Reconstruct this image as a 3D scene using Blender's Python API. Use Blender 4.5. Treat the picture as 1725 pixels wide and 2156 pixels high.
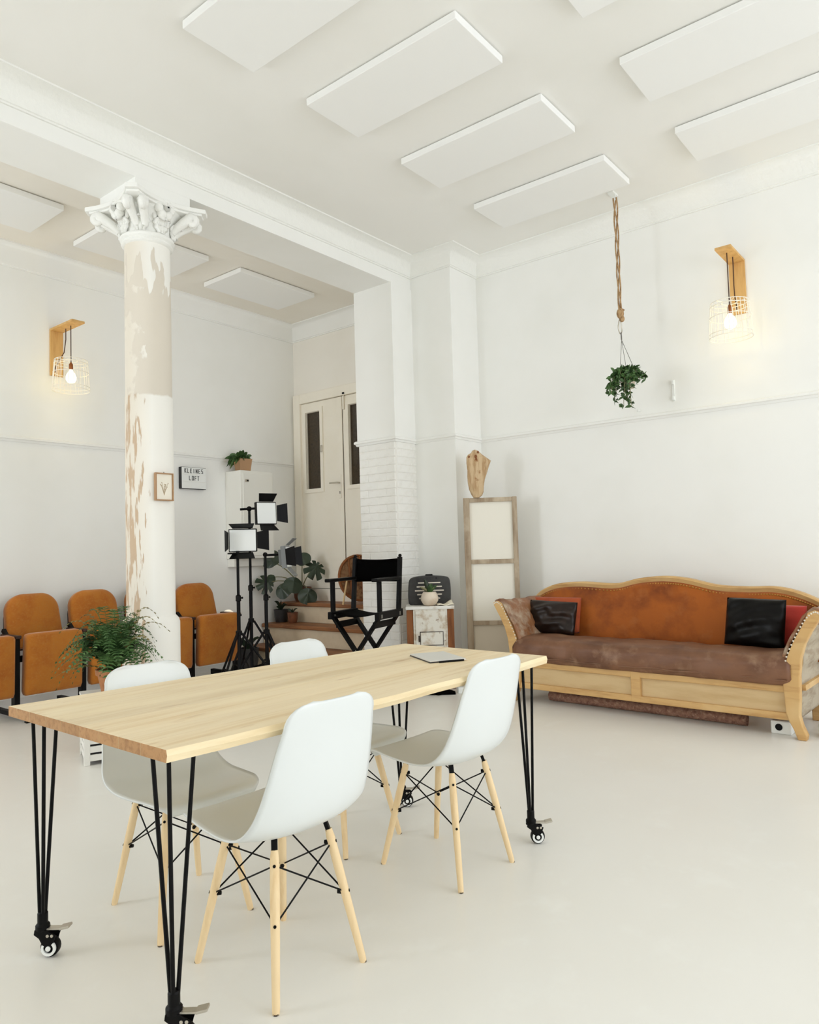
import bpy, math, random
from mathutils import Vector, Matrix, Euler

for _o in list(bpy.data.objects):
    bpy.data.objects.remove(_o, do_unlink=True)
S = bpy.context.scene
COL = S.collection
rnd = random.Random(7)
R = math.radians
PI = math.pi

# ------------------------------------------------------------------ camera
FPX, YAW, PITCH, ROLL, CAMH = 1527.0, 0.677087, 0.051378, -0.029264, 1.27
_f = Vector((math.cos(YAW)*math.cos(PITCH), math.sin(YAW)*math.cos(PITCH), math.sin(PITCH)))
_r = Vector((math.sin(YAW), -math.cos(YAW), 0.0))
_u = _r.cross(_f)
_rr = _r*math.cos(ROLL) + _u*math.sin(ROLL)
_uu = -_r*math.sin(ROLL) + _u*math.cos(ROLL)
cam_data = bpy.data.cameras.new('camera')
cam = bpy.data.objects.new('camera', cam_data)
COL.objects.link(cam)
cam_data.sensor_fit = 'VERTICAL'
cam_data.sensor_height = 36.0
cam_data.sensor_width = 36.0
cam_data.lens = 36.0*FPX/2156.0
cam_data.clip_start = 0.05
cam_data.clip_end = 100
cam.matrix_world = Matrix(((_rr.x, _uu.x, -_f.x, 0), (_rr.y, _uu.y, -_f.y, 0), (_rr.z, _uu.z, -_f.z, CAMH), (0, 0, 0, 1)))
S.camera = cam

# ------------------------------------------------------------------ world, daylight, exposure
world = bpy.data.worlds.new('sky')
S.world = world
world.use_nodes = True
_bg = world.node_tree.nodes['Background']
_bg.inputs['Color'].default_value = (0.93, 0.97, 1.0, 1)
_bg.inputs['Strength'].default_value = 1.2
S.view_settings.view_transform = 'Standard'
S.view_settings.look = 'None'
S.view_settings.gamma = 1.0
S.view_settings.use_curve_mapping = False
S.view_settings.exposure = -2.15
S.cycles.max_bounces = 12
S.cycles.use_light_tree = False
S.cycles.diffuse_bounces = 10
S.cycles.glossy_bounces = 3
S.cycles.caustics_reflective = False
S.cycles.transparent_max_bounces = 12
S.cycles.sample_clamp_indirect = 8.0

def window_light(name, loc, rot, sx, sy, power, col=(1.0, 0.985, 0.955)):
    l = bpy.data.lights.new(name, 'AREA')
    l.shape = 'RECTANGLE'; l.size = sx; l.size_y = sy; l.energy = power; l.color = col
    o = bpy.data.objects.new(name, l); COL.objects.link(o)
    o.location = loc; o.rotation_euler = rot
    return o
# daylight entering through the street windows behind the camera and one added, unseen side window
XW, YW = -3.4, -4.6
WIN_X = [(-1.0, 1.1), (1.6, 3.7), (4.1, 6.1)]
WIN_Y_ADDED = [(5.15, 6.60)]  # invented window out of view, added to brighten the rear room
SKY_C = (0.878, 0.925, 1.0)
for (a, b), p in zip(WIN_X, (250, 450, 300)):
    window_light('daylight', ((a+b)/2, YW-0.05, 2.05), (R(90), 0, 0), b-a-0.1, 3.2, p, SKY_C)
for (a, b), p in zip(WIN_Y_ADDED, (540,)):
    window_light('daylight', (XW-0.05, (a+b)/2, 2.0), (R(90), 0, R(-90)), b-a-0.1, 3.0, p, SKY_C)  # lamp of the added side window, lifts the rear room

# ------------------------------------------------------------------ materials
def srgb(r, g, b):
    def c(v):
        v /= 255.0
        return v/12.92 if v <= 0.04045 else ((v+0.055)/1.055)**2.4
    return (c(r), c(g), c(b), 1.0)

def mat(name, col, rough=0.5, metal=0.0, spec=0.5, var=None, bump=None, rand=0.0, emit=None, sheen=0.0, coat=0.0):
    """var = list of (scale xyz, colour, lo, hi, detail); bump = (scale xyz, strength, distance)"""
    m = bpy.data.materials.new(name); m.use_nodes = True
    nt = m.node_tree; N = nt.nodes; L = nt.links
    b = N['Principled BSDF']
    b.inputs['Roughness'].default_value = rough
    b.inputs['Metallic'].default_value = metal
    b.inputs['Specular IOR Level'].default_value = spec
    b.inputs['Sheen Weight'].default_value = sheen
    b.inputs['Coat Weight'].default_value = coat
    b.inputs['Base Color'].default_value = col
    tc = N.new('ShaderNodeTexCoord')
    def noise(sc, detail=4.0):
        mp = N.new('ShaderNodeMapping'); mp.inputs['Scale'].default_value = sc
        L.new(tc.outputs['Object'], mp.inputs['Vector'])
        n = N.new('ShaderNodeTexNoise'); n.inputs['Scale'].default_value = 1.0
        n.inputs['Detail'].default_value = detail; n.inputs['Roughness'].default_value = 0.6
        L.new(mp.outputs['Vector'], n.inputs['Vector'])
        return n
    cur = None
    if var:
        rgb = N.new('ShaderNodeRGB'); rgb.outputs[0].default_value = col
        cur = rgb.outputs[0]
        for (sc, c2, lo, hi, det) in var:
            n = noise(sc, det)
            mr = N.new('ShaderNodeMapRange'); mr.inputs['From Min'].default_value = lo; mr.inputs['From Max'].default_value = hi
            L.new(n.outputs['Fac'], mr.inputs['Value'])
            mx = N.new('ShaderNodeMix'); mx.data_type = 'RGBA'
            L.new(mr.outputs['Result'], mx.inputs['Factor'])
            L.new(cur, mx.inputs['A']); mx.inputs['B'].default_value = c2
            cur = mx.outputs['Result']
    if rand:
        oi = N.new('ShaderNodeObjectInfo')
        mr = N.new('ShaderNodeMapRange'); mr.inputs['To Min'].default_value = 1-rand; mr.inputs['To Max'].default_value = 1+rand*0.6
        L.new(oi.outputs['Random'], mr.inputs['Value'])
        hs = N.new('ShaderNodeHueSaturation')
        L.new(mr.outputs['Result'], hs.inputs['Value'])
        if cur is None:
            hs.inputs['Color'].default_value = col
        else:
            L.new(cur, hs.inputs['Color'])
        cur = hs.outputs['Color']
    if cur is not None:
        L.new(cur, b.inputs['Base Color'])
    if bump:
        n = noise(bump[0], 5.0)
        bp = N.new('ShaderNodeBump'); bp.inputs['Strength'].default_value = bump[1]; bp.inputs['Distance'].default_value = bump[2]
        L.new(n.outputs['Fac'], bp.inputs['Height']); L.new(bp.outputs['Normal'], b.inputs['Normal'])
    if emit:
        b.inputs['Emission Color'].default_value = emit[0]; b.inputs['Emission Strength'].default_value = emit[1]
    return m

V3 = lambda a, b=None, c=None: (a, a if b is None else b, a if c is None else c)
M = {}
M['wall'] = mat('white wall paint', srgb(242, 242, 239), 0.75, spec=0.0, var=[(V3(1.3), srgb(238, 238, 234), 0.45, 0.75, 3)])
M['ceil'] = mat('white ceiling paint', srgb(240, 239, 235), 0.8, spec=0.0, var=[(V3(0.9), srgb(236, 235, 230), 0.45, 0.75, 3)])
M['backwall'] = mat('warm white wall paint', srgb(240, 236, 228), 0.75, spec=0.0, var=[(V3(1.3), srgb(236, 231, 221), 0.45, 0.75, 3)])
M['stucco'] = mat('ornamental plaster', srgb(242, 242, 238), 0.7, spec=0.25, bump=(V3(22), 0.55, 0.015))
M['panel'] = mat('acoustic panel fleece', srgb(242, 242, 240), 0.9, spec=0.15)
M['floor'] = mat('pale poured floor', srgb(234, 232, 226), 0.30, spec=0.38, var=[(V3(0.5), srgb(230, 227, 219), 0.4, 0.7, 3), (V3(5), srgb(236, 235, 229), 0.55, 0.8, 4)])
M['brick'] = mat('white painted brick', srgb(241, 240, 236), 0.65, spec=0.3, var=[(V3(14), srgb(234, 232, 226), 0.52, 0.75, 4)], bump=(V3(30), 0.25, 0.006), rand=0.02)
M['mortar'] = mat('white painted mortar', srgb(237, 235, 230), 0.8, spec=0.2)
M['door'] = mat('cream door lacquer', srgb(243, 237, 224), 0.45, spec=0.4, var=[(V3(2.5), srgb(239, 232, 217), 0.45, 0.75, 4)])
M['darkglass'] = mat('dark door glass', srgb(62, 50, 34), 0.22, spec=0.5, var=[(V3(40), srgb(48, 38, 25), 0.4, 0.7, 4)])
M['gap'] = mat('dark joint', srgb(60, 50, 42), 0.8)
M['table'] = mat('oiled pale beech board', srgb(232, 214, 180), 0.5, spec=0.3, var=[((1.6, 26, 26), srgb(220, 196, 154), 0.46, 0.68, 6), ((0.9, 5, 5), srgb(241, 225, 190), 0.5, 0.75, 4), ((3, 16, 16), srgb(190, 156, 112), 0.63, 0.78, 3)], rand=0.07)
M['tableend'] = mat('beech end grain', srgb(178, 136, 92), 0.6, spec=0.25, var=[((40, 60, 60), srgb(150, 108, 70), 0.45, 0.7, 4)], rand=0.10)
M['sap'] = mat('pale sapwood edge', srgb(240, 222, 184), 0.5, spec=0.3, var=[((2, 20, 20), srgb(228, 203, 158), 0.5, 0.75, 5)])
M['black'] = mat('black powder coated steel', srgb(10, 9, 9), 0.45, spec=0.14)
M['blackmatt'] = mat('black canvas', srgb(5, 4, 4), 0.9, spec=0.04, bump=(V3(260), 0.15, 0.002))
M['blackwood'] = mat('black lacquered wood', srgb(8, 7, 7), 0.45, spec=0.14)
M['chrome'] = mat('brushed steel', srgb(196, 190, 178), 0.35, metal=0.9)
M['whiteplastic'] = mat('white plastic', srgb(236, 238, 235), 0.33, spec=0.5)
M['shell'] = mat('white polypropylene shell', srgb(225, 229, 228), 0.30, spec=0.5)
M['dowel'] = mat('pale beech dowel', srgb(234, 208, 165), 0.5, spec=0.35, var=[((30, 30, 3), srgb(222, 190, 142), 0.5, 0.75, 4)])
M['oak'] = mat('honey pine sofa frame', srgb(203, 164, 108), 0.5, spec=0.35, var=[((3, 22, 22), srgb(176, 132, 78), 0.5, 0.75, 5), (V3(3), srgb(214, 182, 130), 0.55, 0.8, 3)])
M['oakpanel'] = mat('faded sofa panel', srgb(205, 178, 134), 0.6, spec=0.3, var=[((2, 12, 12), srgb(188, 156, 110), 0.45, 0.75, 5)])
M['leather'] = mat('cognac suede leather', srgb(162, 86, 24), 0.62, spec=0.2, var=[(V3(3.2), srgb(112, 52, 16), 0.45, 0.7, 5), (V3(6), srgb(164, 96, 42), 0.55, 0.78, 5)], bump=(V3(35), 0.15, 0.006), sheen=0.15)
M['wornleather'] = mat('worn brown leather', srgb(122, 84, 60), 0.48, spec=0.4, var=[((2.2, 4, 4), srgb(92, 58, 40), 0.42, 0.68, 5), (V3(7), srgb(150, 118, 92), 0.56, 0.8, 5)], bump=(V3(28), 0.2, 0.008))
M['armleather'] = mat('cracked arm leather', srgb(140, 94, 60), 0.42, spec=0.45, var=[(V3(6), srgb(178, 160, 138), 0.46, 0.62, 5), (V3(9), srgb(110, 66, 38), 0.52, 0.75, 5)], bump=(V3(24), 0.3, 0.01))
M['stuffing'] = mat('exposed linen stuffing', srgb(176, 164, 144), 0.8, var=[((4, 4, 18), srgb(140, 122, 100), 0.45, 0.7, 4)], bump=(V3(12), 0.5, 0.02))
M['nail'] = mat('brass nail', srgb(176, 128, 58), 0.4, metal=0.6)
M['velvet'] = mat('dark brown satin', srgb(30, 19, 14), 0.36, spec=0.3, var=[(V3(9), srgb(50, 34, 27), 0.52, 0.75, 4)])
M['satin'] = mat('black satin', srgb(8, 6, 5), 0.36, spec=0.16)
M['rust'] = mat('rust orange cushion fabric', srgb(164, 72, 28), 0.8, sheen=0.1, var=[(V3(12), srgb(146, 56, 22), 0.45, 0.7, 4)])
M['red'] = mat('red cushion fabric', srgb(178, 46, 32), 0.8, sheen=0.2)
M['rug'] = mat('rolled woven rug', srgb(150, 112, 92), 0.95, var=[(V3(26), srgb(112, 76, 62), 0.4, 0.65, 4), (V3(60), srgb(176, 144, 122), 0.55, 0.75, 3)], bump=(V3(90), 0.5, 0.006))
M['weathered'] = mat('weathered grey brown wood', srgb(176, 160, 138), 0.75, spec=0.2, var=[((14, 14, 2), srgb(138, 118, 96), 0.45, 0.7, 5), (V3(5), srgb(196, 182, 160), 0.55, 0.78, 3)])
M['canvas'] = mat('ivory screen fabric', srgb(232, 228, 216), 0.85, spec=0.2)
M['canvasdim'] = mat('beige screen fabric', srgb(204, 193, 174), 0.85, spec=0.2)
M['drift'] = mat('bleached driftwood', srgb(206, 180, 144), 0.75, spec=0.2, var=[((34, 34, 6), srgb(178, 146, 108), 0.44, 0.62, 5), (V3(16), srgb(150, 106, 66), 0.60, 0.72, 4)], bump=((45, 45, 9), 0.8, 0.02))
M['distressed'] = mat('distressed white paint', srgb(226, 222, 212), 0.6, spec=0.3, var=[(V3(9), srgb(194, 178, 156), 0.50, 0.62, 5), (V3(20), srgb(140, 112, 86), 0.62, 0.70, 6)], bump=(V3(22), 0.3, 0.006))
M['walnut'] = mat('chestnut wood side', srgb(140, 86, 46), 0.55, spec=0.3, var=[((18, 18, 3), srgb(106, 60, 30), 0.45, 0.7, 5)])
M['tread'] = mat('worn brown stair tread', srgb(146, 98, 62), 0.5, spec=0.35, var=[((14, 2, 14), srgb(98, 58, 34), 0.45, 0.7, 5), (V3(10), srgb(170, 122, 78), 0.6, 0.8, 4)])
M['riser'] = mat('beige stair riser', srgb(212, 196, 170), 0.65, spec=0.25, var=[(V3(4), srgb(196, 178, 150), 0.45, 0.75, 4)])
M['mustard'] = mat('mustard brown seat cloth', srgb(180, 112, 38), 0.85, spec=0.2, sheen=0.25, var=[(V3(5), srgb(164, 92, 28), 0.42, 0.7, 4), (V3(60), srgb(178, 118, 52), 0.5, 0.8, 3)], bump=(V3(160), 0.2, 0.003))
M['darkwood'] = mat('dark brown seat shell', srgb(54, 32, 20), 0.45, spec=0.4)
M['terracotta'] = mat('weathered terracotta', srgb(176, 122, 84), 0.8, spec=0.2, var=[(V3(14), srgb(146, 96, 64), 0.45, 0.7, 4)])
M['potdark'] = mat('dark glazed pot', srgb(44, 42, 42), 0.35, spec=0.5)
M['potcream'] = mat('cream ceramic pot', srgb(222, 208, 190), 0.35, spec=0.5, var=[(V3(8), srgb(204, 182, 156), 0.5, 0.75, 3)])
M['potbrown'] = mat('brown glazed pot', srgb(112, 66, 40), 0.4, spec=0.5, var=[(V3(16), srgb(82, 46, 28), 0.45, 0.7, 4)])
M['soil'] = mat('potting soil', srgb(38, 28, 22), 0.95)
M['crate'] = mat('white crate paint', srgb(228, 226, 220), 0.6, var=[(V3(12), srgb(206, 196, 182), 0.58, 0.74, 4)])
M['fern'] = mat('fern green', srgb(72, 104, 54), 0.6, spec=0.3, var=[(V3(11), srgb(44, 76, 34), 0.45, 0.65, 3), (V3(17), srgb(112, 142, 88), 0.56, 0.75, 3)], rand=0.25)
M['fernold'] = mat('faded fern', srgb(124, 112, 60), 0.7, rand=0.2)
M['monstera'] = mat('monstera leaf', srgb(48, 62, 44), 0.4, spec=0.5, rand=0.2)
M['vine'] = mat('vine leaf', srgb(76, 108, 58), 0.5, spec=0.4, var=[(V3(30), srgb(40, 64, 34), 0.45, 0.65, 3)], rand=0.25)
M['stem'] = mat('pale plant stem', srgb(128, 124, 88), 0.6)
M['bracket'] = mat('light plywood bracket', srgb(214, 172, 110), 0.55, spec=0.3, var=[((20, 20, 3), srgb(190, 144, 82), 0.45, 0.75, 4)])
M['cable'] = mat('brown textile cable', srgb(66, 38, 24), 0.7)
M['copper'] = mat('copper lamp socket', srgb(150, 92, 52), 0.35, metal=0.8)
M['cage'] = mat('white wire cage', srgb(240, 236, 224), 0.5, spec=0.4)
M['bulb'] = mat('lit bulb', srgb(255, 246, 224), 0.3, emit=((1.0, 0.86, 0.62, 1), 9.0))
M['globe'] = mat('lit globe', srgb(255, 246, 224), 0.3, emit=((1.0, 0.9, 0.72, 1), 2.2))
M['rope'] = mat('jute rope', srgb(178, 146, 106), 0.9, var=[((60, 60, 30), srgb(132, 98, 64), 0.45, 0.65, 3)], bump=(V3(120), 0.5, 0.004))
M['metal'] = mat('grey metal', srgb(120, 118, 114), 0.4, metal=0.6)
M['ledpanel'] = mat('white diffuser panel', srgb(236, 238, 236), 0.5, spec=0.3)
M['ledbody'] = mat('grey lamp housing', srgb(118, 120, 120), 0.5, spec=0.4)
M['casegrey'] = mat('charcoal hardboard case', srgb(58, 57, 56), 0.55, spec=0.4, var=[(V3(14), srgb(42, 41, 40), 0.45, 0.7, 4)])
M['slot'] = mat('pale slot', srgb(222, 214, 200), 0.7)
M['paper'] = mat('ivory paper', srgb(238, 232, 218), 0.8)
M['ink'] = mat('faded brown ink', srgb(190, 172, 146), 0.9)
M['letter'] = mat('black letter', srgb(22, 20, 20), 0.6)
M['framewood'] = mat('thin brown frame wood', srgb(166, 128, 90), 0.5)
M['tablet'] = mat('silver aluminium lid', srgb(214, 212, 206), 0.42, metal=0.35)
M['linen'] = mat('cream linen cloth', srgb(236, 228, 208), 0.9)
M['wicker'] = mat('brown wicker', srgb(150, 112, 78), 0.75, var=[(V3(28), srgb(106, 70, 44), 0.45, 0.65, 4)], bump=(V3(60), 0.5, 0.006))
M['bamboo'] = mat('pale bamboo leg', srgb(214, 184, 136), 0.6)
M['greyplaster'] = mat('fusebox enamel', srgb(232, 231, 224), 0.4, spec=0.4)
M['glassclear'] = mat('window glass', (1, 1, 1, 1), 0.0)
_nt = M['glassclear'].node_tree
_tr = _nt.nodes.new('ShaderNodeBsdfTransparent'); _gl = _nt.nodes.new('ShaderNodeBsdfGlossy'); _gl.inputs['Roughness'].default_value = 0.02
_mx = _nt.nodes.new('ShaderNodeMixShader'); _mx.inputs[0].default_value = 0.05
_nt.links.new(_tr.outputs[0], _mx.inputs[1]); _nt.links.new(_gl.outputs[0], _mx.inputs[2]); _nt.links.new(_mx.outputs[0], _nt.nodes['Material Output'].inputs['Surface'])

for _n in ('bulb','globe'): M[_n].cycles.emission_sampling = 'NONE'

# column plaster: upper half bare greige with white flakes, lower half white with brown wear
def column_material():
    m = bpy.data.materials.new('peeling column plaster'); m.use_nodes = True
    nt = m.node_tree; N = nt.nodes; L = nt.links; b = N['Principled BSDF']
    b.inputs['Roughness'].default_value = 0.7; b.inputs['Specular IOR Level'].default_value = 0.25
    tc = N.new('ShaderNodeTexCoord'); sep = N.new('ShaderNodeSeparateXYZ'); L.new(tc.outputs['Object'], sep.inputs[0])
    def noise(sc, det=5.0):
        mp = N.new('ShaderNodeMapping'); mp.inputs['Scale'].default_value = sc; L.new(tc.outputs['Object'], mp.inputs[0])
        n = N.new('ShaderNodeTexNoise'); n.inputs['Scale'].default_value = 1; n.inputs['Detail'].default_value = det
        L.new(mp.outputs[0], n.inputs['Vector']); return n.outputs['Fac']
    def math_(op, a, bb):
        n = N.new('ShaderNodeMath'); n.operation = op
        for i, x in enumerate((a, bb)):
            if isinstance(x, (int, float)): n.inputs[i].default_value = x
            else: L.new(x, n.inputs[i])
        return n.outputs[0]
    def rng(x, lo, hi, a=0.0, c=1.0):
        n = N.new('ShaderNodeMapRange'); n.inputs['From Min'].default_value = lo; n.inputs['From Max'].default_value = hi
        n.inputs['To Min'].default_value = a; n.inputs['To Max'].default_value = c; L.new(x, n.inputs['Value']); return n.outputs[0]
    def mix(f, a, bb):
        n = N.new('ShaderNodeMix'); n.data_type = 'RGBA'; L.new(f, n.inputs['Factor'])
        for k, x in (('A', a), ('B', bb)):
            if isinstance(x, tuple): n.inputs[k].default_value = x
            else: L.new(x, n.inputs[k])
        return n.outputs['Result']
    z = sep.outputs['Z']; x = sep.outputs['X']
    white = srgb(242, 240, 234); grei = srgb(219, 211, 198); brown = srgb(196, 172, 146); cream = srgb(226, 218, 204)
    flake = noise((7, 7, 3.2)); big = noise((9, 9, 2.2), 3.0)
    # bare band between z 2.43 and ~3.5, ragged upper border
    up = rng(math_('ADD', z, rng(big, 0.35, 0.65, -0.32, 0.32)), 3.34, 3.36)
    bare = rng(math_('ADD', z, rng(flake, 0.3, 0.7, -0.02, 0.02)), 2.425, 2.44)
    bare = math_('MULTIPLY', bare, math_('SUBTRACT', 1.0, up))
    left = rng(math_('ADD', x, rng(flake, 0.3, 0.7, -0.06, 0.06)), -0.118, -0.112, 1.0, 0.0)
    bare = math_('MULTIPLY', bare, math_('SUBTRACT', 1.0, math_('MULTIPLY', left, rng(noise((5, 5, 4)), 0.47, 0.5))))
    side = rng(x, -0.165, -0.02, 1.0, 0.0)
    wear_n = noise((34, 34, 5.0), 8.0)
    wear = math_('MULTIPLY', rng(math_('ADD', wear_n, rng(side, 0.0, 1.0, -0.24, 0.05)), 0.55, 0.60), rng(z, 2.42, 2.44, 1.0, 0.0))
    low = mix(rng(side, 0.35, 1.0), white, cream)  # creamy shading of the left side painted into the plaster colour
    c = mix(bare, low, grei)
    c = mix(wear, c, brown)
    L.new(c, b.inputs['Base Color'])
    bp = N.new('ShaderNodeBump'); bp.inputs['Strength'].default_value = 0.4; bp.inputs['Distance'].default_value = 0.006
    L.new(math_('SUBTRACT', math_('SUBTRACT', flake, bare), wear), bp.inputs['Height']); L.new(bp.outputs[0], b.inputs['Normal'])
    return m
M['column'] = column_material()

# ------------------------------------------------------------------ mesh helpers
class MB:
    def __init__(s):
        s.v = []; s.f = []
    def add(s, vs, fs, T=None):
        o = len(s.v)
        for p in vs:
            p = Vector(p)
            s.v.append(tuple(T @ p) if T is not None else tuple(p))
        s.f += [tuple(i+o for i in f) for f in fs]
        return s
    def box(s, c, d, T=None, rz=0.0, rx=0.0, ry=0.0):
        x, y, z = d[0]/2, d[1]/2, d[2]/2
        A = Matrix.Translation(c) @ Euler((rx, ry, rz)).to_matrix().to_4x4()
        if T is not None: A = T @ A
        vs = [(-x,-y,-z),(x,-y,-z),(x,y,-z),(-x,y,-z),(-x,-y,z),(x,-y,z),(x,y,z),(-x,y,z)]
        return s.add(vs, [(3,2,1,0),(4,5,6,7),(0,1,5,4),(1,2,6,5),(2,3,7,6),(3,0,4,7)], A)
    def bb(s, x0, x1, y0, y1, z0, z1, T=None):
        return s.box(((x0+x1)/2, (y0+y1)/2, (z0+z1)/2), (x1-x0, y1-y0, z1-z0), T)
    def bar(s, p0, p1, w, h, up=(0,0,1)):
        """rectangular bar from p0 to p1"""
        p0 = Vector(p0); p1 = Vector(p1); d = (p1-p0); ln = d.length; d.normalize()
        a = Vector(up).cross(d)
        if a.length < 1e-4: a = Vector((1,0,0)).cross(d)
        a.normalize(); b = d.cross(a)
        T = Matrix(((a.x,b.x,d.x,0),(a.y,b.y,d.y,0),(a.z,b.z,d.z,0),(0,0,0,1)))
        T = Matrix.Translation((p0+p1)/2) @ T
        return s.box((0,0,0), (w,h,ln), T)
    def tube(s, pts, r, n=8, caps=True, closed=False):
        pts = [Vector(p) for p in pts]; k = len(pts)
        rs = r if isinstance(r, (list, tuple)) else [r]*k
        o = len(s.v); prev = None
        for i, p in enumerate(pts):
            if closed: d = pts[(i+1) % k]-pts[i-1]
            else: d = pts[min(i+1, k-1)]-pts[max(i-1, 0)]
            d.normalize()
            if prev is None:
                a = d.cross(Vector((0,0,1)))
                if a.length < 0.05: a = d.cross(Vector((1,0,0)))
            else:
                a = prev - d*prev.dot(d)
            a.normalize(); prev = a; b = d.cross(a)
            for j in range(n):
                t = 2*PI*j/n
                s.v.append(tuple(p + a*(math.cos(t)*rs[i]) + b*(math.sin(t)*rs[i])))
        for i in range(k if closed else k-1):
            i2 = (i+1) % k
            for j in range(n):
                j2 = (j+1) % n
                s.f.append((o+i*n+j, o+i*n+j2, o+i2*n+j2, o+i2*n+j))
        if caps and not closed:
            s.f.append(tuple(o+j for j in range(n))[::-1]); s.f.append(tuple(o+(k-1)*n+j for j in range(n)))
        return s
    def lathe(s, prof, n=24, T=None, cap=True):
        vs = []; fs = []
        for (r, z) in prof:
            for j in range(n):
                t = 2*PI*j/n; vs.append((r*math.cos(t), r*math.sin(t), z))
        for i in range(len(prof)-1):
            for j in range(n):
                j2 = (j+1) % n; fs.append((i*n+j, i*n+j2, (i+1)*n+j2, (i+1)*n+j))
        if cap:
            fs.append(tuple(range(n))[::-1]); fs.append(tuple((len(prof)-1)*n+j for j in range(n)))
        return s.add(vs, fs, T)
    def prism(s, poly, z0, z1, T=None):
        n = len(poly)
        vs = [(x, y, z0) for x, y in poly]+[(x, y, z1) for x, y in poly]
        fs = [tuple(range(n))[::-1], tuple(range(n, 2*n))]+[(i, (i+1) % n, n+(i+1) % n, n+i) for i in range(n)]
        return s.add(vs, fs, T)
    def grid(s, fn, nu, nv, T=None, close_u=False):
        vs = [fn(i/(nu-(0 if close_u else 1)), j/(nv-1)) for j in range(nv) for i in range(nu)]
        fs = []
        for j in range(nv-1):
            for i in range(nu if close_u else nu-1):
                i2 = (i+1) % nu
                fs.append((j*nu+i, j*nu+i2, (j+1)*nu+i2, (j+1)*nu+i))
        return s.add(vs, fs, T)
    def ball(s, c, r, nu=14, nv=9, T=None):
        rx, ry, rz = r if isinstance(r, (tuple, list)) else (r, r, r)
        return s.lathe_ell(c, rx, ry, rz, nu, nv, T)
    def lathe_ell(s, c, rx, ry, rz, nu, nv, T):
        vs = [(c[0], c[1], c[2]-rz)]
        for j in range(1, nv):
            ph = -PI/2+PI*j/nv
            for i in range(nu):
                t = 2*PI*i/nu
                vs.append((c[0]+rx*math.cos(ph)*math.cos(t), c[1]+ry*math.cos(ph)*math.sin(t), c[2]+rz*math.sin(ph)))
        vs.append((c[0], c[1], c[2]+rz)); top = len(vs)-1
        fs = [(0, 1+(i+1) % nu, 1+i) for i in range(nu)]
        for j in range(nv-2):
            for i in range(nu):
                a = 1+j*nu; i2 = (i+1) % nu
                fs.append((a+i, a+i2, a+nu+i2, a+nu+i))
        a = 1+(nv-2)*nu
        fs += [(a+i, a+(i+1) % nu, top) for i in range(nu)]
        return s.add(vs, fs, T)

def obj(name, mb, m, parent=None, smooth=None, bevel=0.0, seg=2, subsurf=0, solid=0.0, loc=None, rot=None):
    me = bpy.data.meshes.new(name)
    me.from_pydata(mb.v, [], mb.f)
    ms = m if isinstance(m, (list, tuple)) else [m]
    for x in ms: me.materials.append(M[x])
    me.update()
    if smooth is not None:
        me.polygons.foreach_set('use_smooth', [True]*len(me.polygons))
        if smooth < 179: me.set_sharp_from_angle(angle=R(smooth))
    o = bpy.data.objects.new(name, me); COL.objects.link(o)
    if parent is not None: o.parent = parent
    if loc is not None: o.location = loc
    if rot is not None: o.rotation_euler = rot
    if solid:
        md = o.modifiers.new('solid', 'SOLIDIFY'); md.thickness = solid; md.offset = 0
    if subsurf:
        md = o.modifiers.new('sub', 'SUBSURF'); md.levels = subsurf; md.render_levels = subsurf
    if bevel:
        md = o.modifiers.new('bevel', 'BEVEL'); md.width = bevel; md.segments = seg; md.limit_method = 'ANGLE'; md.angle_limit = R(40)
    return o

def tag(o, label, cat, group=None):
    o['label'] = label; o['category'] = cat
    if group: o['group'] = group
    return o
def thing(name, label, cat, loc=(0,0,0), rz=0.0, group=None):
    o = bpy.data.objects.new(name, None); COL.objects.link(o)
    o.empty_display_size = 0.1
    o.location = loc; o.rotation_euler = (0, 0, rz)
    return tag(o, label, cat, group)
def struct(name, mb, m, parent=None, **k):
    o = obj(name, mb, m, parent, **k)
    if parent is None: o['kind'] = 'structure'
    return o
def copy_tree(o, parent=None):
    c = o.copy(); COL.objects.link(c); c.parent = parent
    for ch in list(o.children): copy_tree(ch, c)
    return c
def bez(p0, p1, p2, n=8):
    p0, p1, p2 = Vector(p0), Vector(p1), Vector(p2)
    return [(p0*(1-t)**2+p1*2*t*(1-t)+p2*t*t) for t in [i/(n-1) for i in range(n)]]
def lerp(a, b, t): return a+(b-a)*t
def interp(xs, ys, x):
    if x <= xs[0]: return ys[0]
    for i in range(len(xs)-1):
        if x <= xs[i+1]:
            t = (x-xs[i])/(xs[i+1]-xs[i]); return ys[i]+(ys[i+1]-ys[i])*t
    return ys[-1]
def smoothpath(xs, ys, n):
    """Catmull-Rom samples through points"""
    pts = list(zip(xs, ys)); out = []
    m = len(pts)-1
    for k in range(n):
        t = k/(n-1)*m; i = min(int(t), m-1); u = t-i
        p0 = pts[max(i-1, 0)]; p1 = pts[i]; p2 = pts[i+1]; p3 = pts[min(i+2, m)]
        out.append(tuple(0.5*((2*b)+(-a+c)*u+(2*a-5*b+4*c-d)*u*u+(-a+3*b-3*c+d)*u**3) for a, b, c, d in zip(p0, p1, p2, p3)))
    return out

# ------------------------------------------------------------------ the room
ZC, ZCB = 4.20, 4.10
YB0, YB1 = 4.52, 5.00           # beam / pillar thickness
XJ, XP, XS, XD = 5.43, 5.74, 6.20, 6.147
YP, YL = 4.02, 6.75
ZBEAM, ZD, ZCOR = 3.92, 2.36, 4.03

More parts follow.
